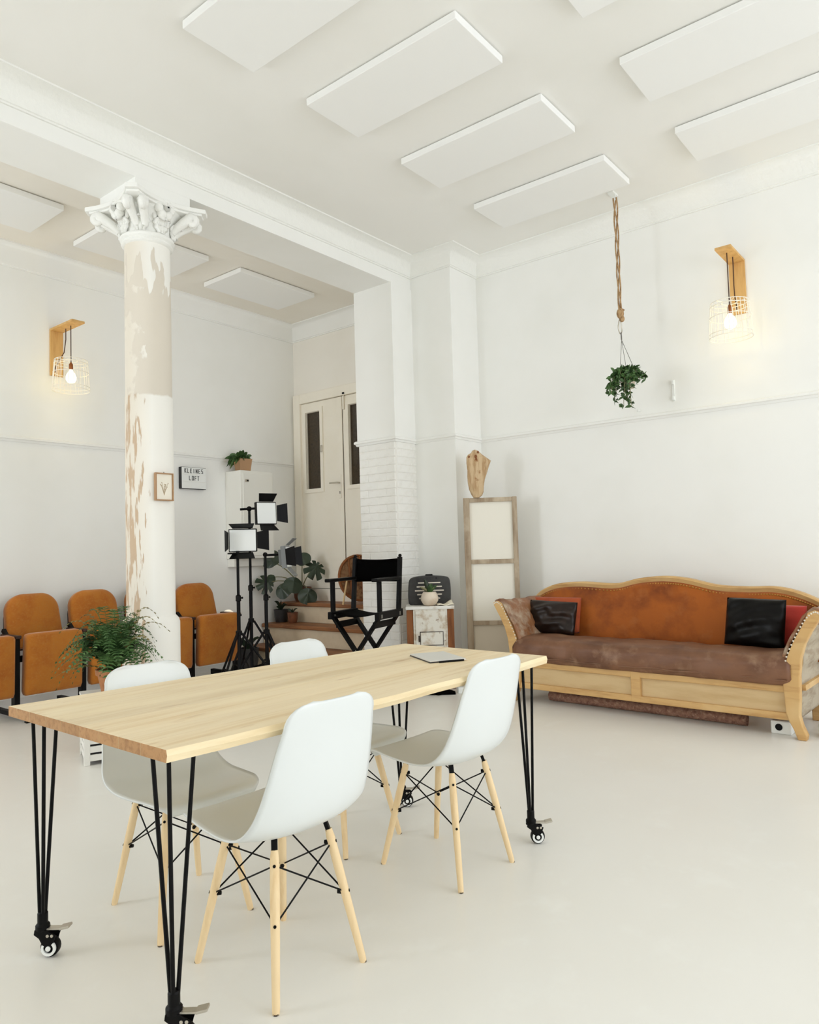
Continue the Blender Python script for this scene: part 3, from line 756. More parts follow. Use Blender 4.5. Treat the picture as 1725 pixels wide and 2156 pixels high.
# ------------------------------------------------------------------ shell chairs
def make_chair(label):
    t = thing('shell_chair', label, 'chair', (0, 0, 0), 0, 'white shell chairs around the dining table')
    prof = [(0.246, 0.418), (0.250, 0.436), (0.232, 0.450), (0.185, 0.452), (0.12, 0.444), (0.05, 0.436), (-0.03, 0.430), (-0.10, 0.432), (-0.155, 0.446), (-0.197, 0.478), (-0.222, 0.525), (-0.240, 0.585), (-0.255, 0.650), (-0.268, 0.715), (-0.281, 0.775), (-0.291, 0.820), (-0.297, 0.846)]
    hw = [0.150, 0.168, 0.190, 0.206, 0.216, 0.222, 0.226, 0.228, 0.226, 0.220, 0.212, 0.203, 0.194, 0.184, 0.171, 0.157, 0.125]
    curl = [0.0, 0.002, 0.004, 0.008, 0.012, 0.016, 0.020, 0.028, 0.038, 0.044, 0.042, 0.036, 0.030, 0.024, 0.018, 0.014, 0.010]
    nv = 49; nu = 25
    P = smoothpath([p[0] for p in prof], [p[1] for p in prof], nv)
    W = [w for w, _ in smoothpath(hw, curl, nv)]; Cc = [c for _, c in smoothpath(hw, curl, nv)]
    for j in range(nv//2, nv):
        t_ = max(0.0, (P[j][1]-0.772)/(0.846-0.772))
        if t_ > 0: W[j] = 0.085+0.0865*max(0.0, 1-min(1.0, t_)**2.6)**0.55
    def fn(u, v):
        j = int(round(v*(nv-1))); a = (u-0.5)*2
        y, z = P[j]; j0, j1 = max(j-1, 0), min(j+1, nv-1)
        dy, dz = P[j1][0]-P[j0][0], P[j1][1]-P[j0][1]; ln = math.hypot(dy, dz) or 1
        ny, nz = -dz/ln, dy/ln          # candidate normal
        if ny*1.0+nz*1.0 < 0: ny, nz = -ny, -nz
        if v < 0.1: ny, nz = 0, 1
        c = Cc[j]*abs(a)**2.6
        return (a*W[j], y+ny*c, z+nz*c)
    obj('seat_shell', MB().grid(fn, nu, nv), 'shell', t, smooth=180, solid=0.007)
    tops = {}; feet = {}
    for sx in (-1, 1):
        for sy in (-1, 1):
            tops[(sx, sy)] = Vector((sx*0.104, 0.115 if sy > 0 else -0.122, 0.404)); feet[(sx, sy)] = Vector((sx*0.167, 0.20*sy, 0.0))
    ups = {}; lows = {}
    for kk, tp in tops.items():
        ft = feet[kk]; ax = (ft-tp).normalized()
        ups[kk] = tp+(ft-tp)*0.10; lows[kk] = tp+(ft-tp)*0.475
        lg = obj('leg', MB().tube([tp, tp+(ft-tp)*0.06, tp+(ft-tp)*0.3, tp+(ft-tp)*0.97, ft], [0.0105, 0.0135, 0.0145, 0.0112, 0.0100], 14), 'dowel', t, smooth=60)
        out = Vector((kk[0], 0.0, 0)) if False else Vector((tp.x, tp.y, 0)).normalized()
        out = (out-ax*out.dot(ax)).normalized()
        for c in (ups[kk], lows[kk]):
            obj('bolt', MB().tube([c+out*0.010, c+out*0.0152], 0.0046, 10), 'black', lg)
        obj('foot_pad', MB().tube([ft+Vector((0, 0, 0.0045)), ft+Vector((0, 0, 0.0))], 0.0098, 12), 'gap', lg)
        # black steel blade running from the leg slot up to the shell
        rad = Vector((tp.x, tp.y, 0)).normalized()
        hi = Vector((tp.x*0.93, tp.y*0.92, 0.434))
        obj('mount_blade', MB().bar(tp+(ft-tp)*0.10, tp, 0.004, 0.020, rad).bar(tp+Vector((0, 0, -0.004)), hi, 0.018, 0.012, rad), 'black', t)
    ring = [(-1, -1), (1, -1), (1, 1), (-1, 1)]
    for i in range(4):
        a, b = ring[i], ring[(i+1) % 4]
        for (p, q) in ((ups[a], lows[b]), (ups[b], lows[a])):
            obj('brace_wire', MB().tube([p, q], 0.0027, 6), 'black', t, smooth=60)
    for kk in tops:
        inn = -Vector((tops[kk].x, tops[kk].y, 0)).normalized()
        for c in (ups[kk], lows[kk]): obj('wire_clamp', MB().tube([c+inn*0.010, c+inn*0.024], [0.008, 0.006], 8), 'black', t)
    return t
ch = make_chair('white shell chair at the near side of the table, closest to the camera')
ch.location = (1.535, 1.803, 0); ch.rotation_euler = (0, 0, R(-3.6))
for (lab, loc, rz) in (('white shell chair at the near side of the table, towards the sofa', (2.410, 1.793, 0), R(-3.3)),
                       ('white shell chair across the table in front of the fern', (1.560, 2.368, 0), R(180-8.5)),
                       ('white shell chair across the table in front of the light stands', (2.372, 2.352, 0), R(180-2.0))):
    c = copy_tree(ch); c.location = loc; c.rotation_euler = (0, 0, rz); c['label'] = lab

# ------------------------------------------------------------------ tablet and pencil on the table
tq = [Vector((2.579, 2.077)), Vector((2.419, 1.868)), Vector((2.557, 1.769)), Vector((2.712, 2.014))]
tc_ = sum(tq, Vector((0, 0)))/4
ta = math.atan2((tq[3]-tq[0]+tq[2]-tq[1]).y, (tq[3]-tq[0]+tq[2]-tq[1]).x)
tl = thing('tablet', 'closed silver tablet lying flat near the far end of the table', 'tablet', (tc_.x, tc_.y, TZ), ta)
obj('body', MB().bb(-0.083, 0.083, -0.122, 0.122, 0.0, 0.004), 'casegrey', tl, bevel=0.0015)
obj('lid', MB().bb(-0.083, 0.083, -0.122, 0.122, 0.0045, 0.0095), 'tablet', tl, bevel=0.002)
pn = thing('stylus', 'slim black pencil lying against the front of the silver tablet', 'pencil', (tc_.x+0.125*math.sin(ta), tc_.y-0.125*math.cos(ta), TZ+0.0045), ta)
pn.location.x += 0.008*math.sin(ta); pn.location.y -= 0.008*math.cos(ta)
obj('barrel', MB().tube([(-0.045, 0, 0), (0.068, 0, 0)], 0.0042, 10), 'black', pn, smooth=50)
obj('tip', MB().tube([(0.068, 0, 0), (0.088, 0, -0.001)], [0.004, 0.0007], 10), 'potcream', pn, smooth=50)

# ------------------------------------------------------------------ sofa
SO = Vector((5.182, 2.084, 0)); sang = math.atan2(-0.999, -0.0433)
sf = thing('sofa', 'antique long sofa with cognac leather, scalloped wooden crest and pine front panels', 'sofa', tuple(SO), sang)
# local: x = along the front (viewer's left -> right), y = depth to the wall, z up
cx_ = [-1.20, -1.12, -0.96, -0.73, -0.425, -0.217, -0.019, 0.168, 0.40, 0.62, 0.80, 0.95, 1.09, 1.17]
cz_ = [0.795, 0.870, 0.930, 0.948, 0.936, 0.980, 0.998, 0.982, 0.932, 0.922, 0.925, 0.895, 0.835, 0.775]
crest = smoothpath(cx_, cz_, 61)
def back_y(z): return 0.52+0.17*(z-0.35)
# crest rail (wooden)
vs = []; fs = []
for (x, z) in crest:
    b = back_y(z); e = 0.052
    vs += [(x, b-0.035, z-e), (x, b-0.045, z-0.012), (x, b-0.030, z), (x, b+0.035, z), (x, b+0.045, z-e)]
for i in range(len(crest)-1):
    for j in range(5): fs.append((i*5+j, i*5+(j+1) % 5, i*5+5+(j+1) % 5, i*5+5+j))
fs += [(4, 3, 2, 1, 0), tuple((len(crest)-1)*5+j for j in range(5))]
obj('crest_rail', MB().add(vs, fs), 'oak', sf, smooth=35)
# back upholstery
def backfn(u, v):
    i = u*60; i0 = min(int(i), 59); t = i-i0
    x = lerp(crest[i0][0], crest[i0+1][0], t); zt = lerp(crest[i0][1], crest[i0+1][1], t)-0.045
    z = lerp(0.42, zt, v)
    puff = 0.035*math.sin(PI*min(1, v*1.0))*(1-abs(2*u-1)**6)
    seam = 0.012*math.exp(-((x-0.33)/0.02)**2)
    return (x*lerp(0.955, 1.0, v), back_y(z)-0.028-puff+seam+0.004*math.sin(x*9+z*7), z)
obj('back_upholstery', MB().grid(backfn, 61, 14), 'leather', sf, smooth=180, solid=0.02)
nl = MB()
for i in range(0, 61):
    for h in (0.0, 0.5):
        j = min(i, 59); x = lerp(crest[j][0], crest[j+1][0], h); z = lerp(crest[j][1], crest[j+1][1], h)-0.057
        nl.ball((x, back_y(z)-0.040, z), (0.007, 0.005, 0.007), 6, 4)
o = obj('nail_heads', nl, 'nail', sf); o['kind'] = 'stuff'
obj('rear_frame', MB().bb(-1.10, 1.10, 0.60, 0.66, 0.10, 0.80).bb(-1.10, 1.10, 0.05, 0.60, 0.30, 0.335), 'oak', sf)
# front: rails, stiles, recessed panels
obj('front_rail', MB().bb(-1.05, 1.05, -0.01, 0.03, 0.288, 0.338), 'oak', sf, bevel=0.006)
obj('front_rail', MB().bb(-1.05, 1.05, -0.01, 0.03, 0.112, 0.158), 'oak', sf, bevel=0.006)
obj('front_stile', MB().bb(-0.045, 0.027, -0.012, 0.03, 0.112, 0.338), 'oak', sf, bevel=0.005)
obj('front_panel', MB().bb(-1.05, -0.045, 0.012, 0.024, 0.156, 0.290), 'oakpanel', sf)
obj('front_panel', MB().bb(0.027, 1.05, 0.012, 0.024, 0.156, 0.290), 'oakpanel', sf)
# arm posts with outward scroll and sabre foot
def arm_profile(s):
    inner = [(0.985, 0.338), (1.000, 0.44), (1.022, 0.53), (1.060, 0.62), (1.105, 0.70), (1.130, 0.75)]
    outer = [(1.235, 0.800), (1.205, 0.745), (1.165, 0.68), (1.125, 0.60), (1.098, 0.51), (1.085, 0.40), (1.080, 0.25), (1.072, 0.15), (1.085, 0.09), (1.110, 0.03), (1.105, 0.0)]
    low = [(1.055, 0.0), (1.035, 0.06), (1.010, 0.11), (0.995, 0.16)]
    top = [(1.150, 0.800), (1.190, 0.818)]
    pts = inner+top+outer+low
    return [(p[0]*s, p[1]) for p in pts]
Txz = Matrix(((1, 0, 0, 0), (0, 0, 1, 0), (0, 1, 0, 0), (0, 0, 0, 1)))
for s in (-1, 1):
    post = obj('arm_post', MB().prism(arm_profile(s), -0.025, 0.035, Txz), 'oak', sf, bevel=0.006)
    # rolled leather arm from the post to the back
    def armfn(u, v, s=s):
        path = [(0.99, 0.47), (1.02, 0.55), (1.06, 0.63), (1.105, 0.71), (1.145, 0.775), (1.185, 0.812), (1.222, 0.805), (1.215, 0.765), (1.19, 0.72)]
        k = u*(len(path)-1); i = min(int(k), len(path)-2); t = k-i
        x = lerp(path[i][0], path[i+1][0], t); z = lerp(path[i][1], path[i+1][1], t)
        y = lerp(-0.012, 0.56, v)
        wr = 0.006*math.sin(u*21+v*5)*math.sin(v*9+1)+0.004*math.sin(v*31+u*9)
        drop = 0.02*math.sin(v*PI)
        return ((x-0.012+wr-0.03*v)*s, y, z+0.006-drop*0.5+wr)
    obj('arm_upholstery', MB().grid(armfn, 25, 21), 'armleather', sf, smooth=180, solid=0.022)
    an = MB()
    for (x, z) in smoothpath([1.225, 1.19, 1.145, 1.10, 1.06, 1.02, 1.0], [0.79, 0.806, 0.77, 0.70, 0.62, 0.53, 0.45], 22):
        an.ball((x*s, -0.026, z), (0.006, 0.004, 0.006), 6, 4)
    na = obj('arm_nails', an, 'slot', post); na['kind'] = 'stuff'
    # outside of the arm: torn linen panels
    def outfn(u, v, s=s):
        z = lerp(0.13, 0.775, v); x = interp([0.13, 0.4, 0.5, 0.6, 0.68, 0.775], [1.070, 1.080, 1.095, 1.118, 1.150, 1.20], z)
        return ((x-0.004+0.010*math.sin(v*26)*(1 if v > 0.35 else 0))*s, lerp(0.03, 0.58, u), z)
    obj('arm_outer_cover', MB().grid(outfn, 5, 36), 'stuffing', sf, smooth=180, solid=0.01)
    obj('rear_leg', MB().bb(s*1.04-0.035, s*1.04+0.035, 0.58, 0.65, 0.0, 0.14), 'oak', sf, bevel=0.006)
# seat cushion
def seatfn(u, v):
    # closed section: v around front/top ; u along x
    x = lerp(-1.045, 1.035, u)
    sec = [(0.50, 0.47), (0.35, 0.515), (0.18, 0.527), (0.05, 0.522), (-0.02, 0.505), (-0.045, 0.47), (-0.048, 0.41), (-0.040, 0.365), (-0.022, 0.338), (0.05, 0.336)]
    k = v*(len(sec)-1); i = min(int(k), len(sec)-2); t = k-i
    y = lerp(sec[i][0], sec[i+1][0], t); z = lerp(sec[i][1], sec[i+1][1], t)
    w = 0.006*math.sin(x*7+y*5)+0.004*math.sin(x*17-z*30)+0.004*math.sin(x*29+z*11)
    endr = max(0, abs(x)-0.98)/0.06
    if v > 0.35: y += w+0.02*endr**2
    z2 = z+(w*0.6 if v < 0.6 else 0)-(0.02*endr**2 if v < 0.6 else 0)
    return (x, y, z2)
obj('seat_cushion', MB().grid(seatfn, 81, 28), 'wornleather', sf, smooth=180, solid=0.012)
obj('seat_piping', MB().tube([(lerp(-1.03, 1.02, i/40), -0.046+0.003*math.sin(i*1.7), 0.372+0.004*math.sin(i*0.9)) for i in range(41)], 0.006, 6), 'wornleather', sf, smooth=80)

# cushions
def pillow(name, label, m, lx, ly, lz, w, h, th, tilt, rz, wr=0.0, seed=1, roll=0.0):
    """stands on its lower edge: centre in sofa coordinates, w x h, thickness th"""
    mb = MB(); rr2 = random.Random(seed); ph = [rr2.uniform(0, 6) for _ in range(6)]
    n = 27
    def face(sg):
        def fn(u, v):
            a, b = (u-0.5)*2, (v-0.5)*2
            pin = 1-0.10*(abs(a)**2*(1-abs(b)**3)*0.5)-0.0
            pin2 = 1-0.08*(abs(b)**2*(1-abs(a)**3)*0.6)
            d = (max(0, (1-abs(a)**2.6))*max(0, (1-abs(b)**2.6)))**0.55
            wv = wr*(math.sin(6*b+3.0*a*a+ph[0])*0.5+math.sin(11*b-4*a+ph[1]+2*a*a)*0.35+math.sin(9*a+5*b+ph[2])*0.25)*d
            return (a*w/2*pin2, sg*(th/2*d)+(wv if sg < 0 else 0), b*h/2*pin)
        return fn
    mb.grid(face(-1), n, n); mb.grid(face(1), n, n)
    Tl = Matrix.Translation((lx, ly, lz)) @ Matrix.Rotation(rz, 4, 'Z') @ Matrix.Rotation(tilt, 4, 'X') @ Matrix.Rotation(roll, 4, 'Y')
    T = Matrix.Translation(SO) @ Matrix.Rotation(sang, 4, 'Z') @ Tl
    o = obj(name, mb, m, smooth=180)
    bm = bmesh.new(); bm.from_mesh(o.data); bmesh.ops.remove_doubles(bm, verts=bm.verts, dist=0.0008); bmesh.ops.recalc_face_normals(bm, faces=bm.faces); bm.to_mesh(o.data); bm.free()
    o.matrix_world = T
    return tag(o, label, 'cushion', 'loose cushions on the antique sofa')
pillow('cushion', 'crumpled dark brown satin cushion on the sofa in front of the rust cushion', 'velvet', -0.885, 0.335, 0.662, 0.44, 0.275, 0.12, R(-16), R(4), 0.022, 3, R(2))
pillow('cushion', 'plump black satin cushion on the sofa in front of the red cushion', 'satin', 0.735, 0.325, 0.690, 0.40, 0.335, 0.13, R(-14), R(-4), 0.016, 5, R(1))
pillow('cushion', 'rust orange cushion peeking out behind the dark brown cushion', 'rust', -0.930, 0.462, 0.672, 0.48, 0.30, 0.09, R(-13), R(2), 0.004, 8)
pillow('cushion', 'red cushion peeking out behind the black satin cushion', 'red', 0.835, 0.452, 0.665, 0.40, 0.28, 0.09, R(-13), R(-3), 0.004, 9)

# things under and beside the sofa
def s2w(x, y, z=0.0):
    v = Matrix.Translation(SO) @ Matrix.Rotation(sang, 4, 'Z') @ Vector((x, y, z)); return v
rg_ = MB()
sp = []
for i in range(60):
    a = i/59*PI*2*3.2; r_ = 0.012+0.033*i/59; sp.append((math.cos(a)*r_, math.sin(a)*r_))
def rugfn(u, v):
    k = v*59; i = min(int(k), 58); t = k-i
    return (lerp(-0.80, 0.72, u), lerp(sp[i][0], sp[i+1][0], t), lerp(sp[i][1], sp[i+1][1], t)+0.047)
ro = obj('rolled_rug', MB().grid(rugfn, 12, 90), 'rug', smooth=180, solid=0.006)
ro.location = s2w(-0.02, 0.16); ro.rotation_euler = (0, 0, sang)
tag(ro, 'long rolled brown rug lying under the sofa', 'rug')
pb = thing('speaker_box', 'small white box with a round black port under the sofa front leg', 'box', tuple(s2w(0.935, 0.11)), sang)
obj('body', MB().bb(-0.062, 0.062, -0.04, 0.04, 0, 0.085), 'whiteplastic', pb, bevel=0.008)
obj('port', MB().lathe([(0.022, 0), (0.022, 0.003), (0.016, 0.0035)], 16, Matrix.Translation((-0.012, -0.0405, 0.045)) @ Matrix.Rotation(R(90), 4, 'X')), 'black', pb)
ps = thing('power_strip', 'white power socket with cable on the floor beside the sofa leg', 'socket', tuple(s2w(1.175, 0.16)), sang+R(30))
obj('body', MB().bb(-0.03, 0.03, -0.05, 0.05, 0, 0.075), 'whiteplastic', ps, bevel=0.012, seg=3)
obj('slot', MB().bb(-0.004, 0.004, -0.0515, -0.050, 0.03, 0.055), 'black', ps)
obj('cable', MB().tube([(0.0, -0.045, 0.006), (0.06, -0.09, 0.005), (0.16, -0.06, 0.005), (0.30, -0.12, 0.005), (0.5, -0.10, 0.005)], 0.005, 6), 'whiteplastic', ps, smooth=80)
ft_ = obj('foot_stool_rug', MB().grid(lambda u, v: (lerp(-0.15, 0.15, u), 0.05*math.cos(v*2*PI), 0.05+0.05*math.sin(v*2*PI)), 6, 16), 'rug', smooth=180, solid=0.008)
ft_.name = 'floor_bolster'; ft_.location = s2w(1.36, 0.30); ft_.rotation_euler = (0, 0, sang+R(25))
tag(ft_, 'short rolled brown mat on the floor past the sofa arm', 'mat')

# ------------------------------------------------------------------ wooden screen frame and driftwood
VD = Vector((0.838, 0.545, 0)).normalized(); VR = Vector((VD.y, -VD.x, 0))
def facing(px_dir, d):     # matrix: local x = viewer right, local y = away from the camera
    D = Vector((px_dir[0], px_dir[1], 0)).normalized(); Rr = Vector((D.y, -D.x, 0))
    return Vector((D.x*d, D.y*d, 0)), math.atan2(Rr.y, Rr.x)
loc, rz = facing((5.735, 3.72), 6.84)
loc = loc+Vector((loc.y, -loc.x, 0)).normalized()*0.068
sc = thing('screen_frame', 'tall weathered wooden frame with ivory fabric fields standing behind the sofa arm', 'room divider', tuple(loc), rz)
W2, HT = 0.225, 1.735
obj('post', MB().bb(-W2-0.03, -W2+0.028, -0.02, 0.02, 0, HT), 'weathered', sc, bevel=0.004)
obj('post', MB().bb(W2-0.025, W2+0.02, -0.02, 0.02, 0, HT), 'weathered', sc, bevel=0.004)
for z in (0.03, 0.565, 1.135, HT-0.022):
    obj('crossbar', MB().bb(-W2+0.028, W2-0.025, -0.018, 0.018, z-0.02, z+0.02), 'weathered', sc, bevel=0.003)
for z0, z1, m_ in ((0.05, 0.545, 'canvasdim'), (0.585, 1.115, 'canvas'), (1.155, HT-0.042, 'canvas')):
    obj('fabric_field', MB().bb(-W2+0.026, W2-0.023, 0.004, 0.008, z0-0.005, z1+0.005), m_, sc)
dw = thing('driftwood', 'bleached driftwood slab standing upright on top of the wooden frame', 'driftwood', tuple(loc+Vector((0.0, 0.0, HT))), rz)
sil = [(-0.155, 0.0), (-0.105, 0.0), (-0.075, 0.02), (-0.060, 0.055), (-0.055, 0.11), (-0.045, 0.17), (-0.020, 0.24), (0.000, 0.30), (0.018, 0.345), (-0.02, 0.375), (-0.06, 0.405), (-0.10, 0.445), (-0.13, 0.455), (-0.155, 0.445), (-0.165, 0.425), (-0.195, 0.41), (-0.21, 0.385), (-0.212, 0.33), (-0.205, 0.26), (-0.208, 0.20), (-0.205, 0.14), (-0.195, 0.08), (-0.175, 0.03)]
cxs = sum(p[0] for p in sil)/len(sil); czs = 0.23
layers = [(-0.05, 0.80), (-0.042, 0.95), (-0.01, 1.0), (0.02, 1.0), (0.042, 0.95), (0.05, 0.80)]
vs = []; fs = []; ns = len(sil)
for (y, s_) in layers:
    for (x, z) in sil: vs.append((cxs+(x-cxs)*s_, y, (czs+(z-czs)*s_) if z > 0.001 else 0.0))
for k in range(len(layers)-1):
    for i in range(ns): fs.append((k*ns+i, k*ns+(i+1) % ns, (k+1)*ns+(i+1) % ns, (k+1)*ns+i))
fs += [tuple(range(ns))[::-1], tuple((len(layers)-1)*ns+i for i in range(ns))]
obj('slab', MB().add(vs, fs), 'drift', dw, smooth=50)
kn = MB()
for (x, z, r_) in ((-0.185, 0.385, 0.010), (-0.122, 0.385, 0.016), (-0.118, 0.36, 0.012), (-0.10, 0.425, 0.010)): kn.ball((x, -0.047, z), (r_, 0.006, r_*1.3), 10, 6)
obj('knots', kn, 'walnut', dw, smooth=80)

# ------------------------------------------------------------------ little cabinet with case and plant
loc, rz = facing((5.21, 3.985), 6.63)
cb = thing('side_cabinet', 'small distressed white cabinet with chestnut side posts beside the pillar', 'cabinet', tuple(loc), rz)
obj('body', MB().bb(-0.155, 0.155, 0.0, 0.30, 0.06, 0.735), 'distressed', cb, bevel=0.004)
for s in (-1, 1):
    obj('side_post', MB().bb(s*0.185-0.03, s*0.185+0.03, 0.01, 0.29, 0.0, 0.718), 'walnut', cb, bevel=0.004)
obj('worktop', MB().bb(-0.222, 0.222, -0.012, 0.31, 0.72, 0.748), 'crate', cb, bevel=0.004)
dd = obj('door', MB().bb(-0.135, 0.140, -0.012, 0.0, 0.10, 0.70), 'distressed', cb, bevel=0.003)
fm = MB(); fm.bb(-0.095, 0.115, -0.016, -0.012, 0.395, 0.400).bb(-0.095, 0.115, -0.016, -0.012, 0.515, 0.520).bb(-0.097, -0.092, -0.016, -0.012, 0.395, 0.520).bb(0.112, 0.116, -0.016, -0.012, 0.395, 0.520)
obj('flap_joint', fm, 'gap', dd)
obj('flap', MB().bb(-0.090, 0.110, -0.020, -0.012, 0.402, 0.513), 'distressed', dd, bevel=0.003)
obj('hinge', MB().tube([(-0.104, -0.016, 0.43), (-0.104, -0.016, 0.485)], 0.007, 8), 'gap', dd)
# black louvred case
ct = MB()
out = smoothpath([-0.195, -0.200, -0.195, -0.185, -0.15, -0.08, 0.0, 0.08, 0.15, 0.185, 0.197, 0.200, 0.195], [0.012, 0.08, 0.18, 0.235, 0.258, 0.268, 0.272, 0.268, 0.260, 0.245, 0.20, 0.10, 0.012], 41)
loc2 = loc+Vector((5.21, 3.985, 0)).normalized()*0.20
case = thing('louvred_case', 'charcoal rounded case with pale horizontal slots standing on the white cabinet', 'case', (loc2.x, loc2.y, 0.748), rz)
poly = out+[(0.175, 0.0), (-0.175, 0.0)]
obj('case_body', MB().prism([(x, z) for x, z in poly], -0.035, 0.06, Txz), 'casegrey', case, bevel=0.012, seg=3)
obj('handle', MB().bb(-0.035, 0.035, 0.0, 0.03, 0.268, 0.284), 'black', case, bevel=0.006)
for k in range(5):
    z = 0.205-k*0.036; w = (0.105, 0.118, 0.135, 0.115, 0.098)[k]
    obj('slot', MB().bb(-w, w*1.0, -0.0385, -0.034, z-0.006, z+0.006), 'slot', case, bevel=0.004)
obj('clasp', MB().bb(0.062, 0.070, -0.040, -0.034, 0.24, 0.256), 'black', case)
# cream pot with a small plant in front of the case
loc3 = loc+Vector((5.21, 3.985, 0)).normalized()*0.055
pp = thing('potted_plant', 'small green plant in a round cream pot in front of the charcoal case', 'plant', (loc3.x, loc3.y, 0.748), rz)
obj('pot', MB().lathe([(0.035, 0), (0.060, 0.015), (0.080, 0.05), (0.082, 0.075), (0.068, 0.112), (0.056, 0.128), (0.050, 0.128), (0.052, 0.115)], 28), 'potcream', pp, smooth=60)
obj('soil', MB().lathe([(0.054, 0.112), (0.054, 0.116)], 20), 'soil', pp)
def blade(p0, p1, p2, w, n=8, fold=0.2):
    c = bez(p0, p1, p2, n); mb = MB(); vs = []; fs = []
    for i, p in enumerate(c):
        d = (c[min(i+1, n-1)]-c[max(i-1, 0)]).normalized(); sd = d.cross(Vector((0, 1, 0.3))).normalized()
        ww = w*math.sin(PI*(0.08+0.90*i/(n-1)))
        up = sd.cross(d)
        vs += [tuple(p-sd*ww+up*ww*fold), tuple(p), tuple(p+sd*ww+up*ww*fold)]
    for i in range(n-1):
        fs += [(i*3, i*3+1, i*3+4, i*3+3), (i*3+1, i*3+2, i*3+5, i*3+4)]
    return mb.add(vs, fs)
for (p1, p2, w, m_) in (((-0.02, 0, 0.20), (-0.045, 0.01, 0.245), 0.022, 'monstera'), ((0.005, -0.01, 0.18), (0.03, -0.02, 0.20), 0.024, 'vine'), ((0.03, 0.0, 0.17), (0.075, 0.01, 0.185), 0.016, 'vine'), ((-0.04, -0.01, 0.16), (-0.09, -0.01, 0.175), 0.013, 'stem'), ((0.015, 0.01, 0.16), (0.045, -0.01, 0.165), 0.012, 'stem'), ((-0.01, -0.02, 0.15), (0.0, -0.03, 0.19), 0.018, 'vine')):
    obj('leaf', blade((0, 0, 0.11), p1, p2, w), m_, pp, smooth=80, solid=0.002)
cl = obj('folded_cloth', MB().grid(lambda u, v: (lerp(-0.075, 0.075, u), lerp(-0.075, 0.045, v), 0.006+0.006*math.sin(u*9)+0.05*max(0, u-0.5)*max(0, v-0.4)*2), 10, 10), 'linen', smooth=180, solid=0.008)
p_ = loc+Matrix.Rotation(rz, 4, 'Z') @ Vector((0.135, 0.075, 0.752))
cl.location = p_; cl.rotation_euler = (0, 0, rz+R(8)); tag(cl, 'cream folded cloth on the corner of the distressed cabinet', 'cloth')
# flat black shape and a white adapter on the floor in front of the cabinet
bg = thing('black_floor_shape', 'flat black shape lying on the floor in front of the white cabinet', 'bag', (5.13, 3.86, 0), rz)
obj('black_body', MB().grid(lambda u, v: (lerp(-0.17, 0.15, u), lerp(-0.05, 0.07, v), 0.035*math.sin(PI*v)**0.6*(1-abs(2*u-1)**4)+0.004), 14, 9), 'blackmatt', bg, smooth=180, solid=0.006)
obj('edge_tube', MB().tube([(-0.1, -0.045, 0.02), (0.0, -0.075, 0.008), (0.1, -0.05, 0.02)], 0.006, 6), 'blackmatt', bg, smooth=80)
wa = thing('adapter_box', 'small white box on the floor beside the black shape', 'box', (5.275, 3.700, 0), rz+R(10))
obj('body', MB().bb(-0.045, 0.045, -0.03, 0.03, 0, 0.055), 'whiteplastic', wa, bevel=0.006)
obj('cord', MB().tube([(0.03, -0.03, 0.01), (0.04, -0.08, 0.005), (0.02, -0.12, 0.005)], 0.004, 6), 'whiteplastic', wa, smooth=80)

# ------------------------------------------------------------------ row of folding theatre seats
TSX, TSY, PITCHX = 2.586, 6.20, 0.5465
ts = thing('theatre_seat_row', 'row of mustard brown folding theatre seats with black posts along the wall', 'theatre seats', (TSX, TSY, 0))
def rounded_top(w0, w1, h, r, n=10):
    pts = [(-w0/2, 0), (w0/2, 0)]
    for i in range(n+1):
        a = PI/2*i/n; pts.append((w1/2-r+r*math.cos(a), h-r+r*math.sin(a)))
    for i in range(n+1):
        a = PI/2+PI/2*i/n; pts.append((-w1/2+r+r*math.cos(a), h-r+r*math.sin(a)))
    return pts
def cushion_mesh(poly, th, T, dome=0.02):
    """puffed cushion: outline polygon in xz, front towards -y"""
    cxm = sum(p[0] for p in poly)/len(poly); czm = sum(p[1] for p in poly)/len(poly)
    mb = MB(); lays = [(th/2, 0.97), (th/2-0.012, 1.0), (-th/2+0.018, 1.0), (-th/2+0.004, 0.975), (-th/2-dome*0.25, 0.90), (-th/2-dome*0.7, 0.65), (-th/2-dome*0.95, 0.35)]
    n = len(poly); vs = []; fs = []
    for (y, s_) in lays:
        for (x, z) in poly: vs.append((cxm+(x-cxm)*s_, y, czm+(z-czm)*s_))
    for k in range(len(lays)-1):
        for i in range(n): fs.append((k*n+i, k*n+(i+1) % n, (k+1)*n+(i+1) % n, (k+1)*n+i))
    fs.append(tuple(range(n))[::-1])
    vs.append((cxm, -th/2-dome, czm)); c = len(vs)-1
    for i in range(n): fs.append(((len(lays)-1)*n+i, (len(lays)-1)*n+(i+1) % n, c))
    return mb.add(vs, fs, T)
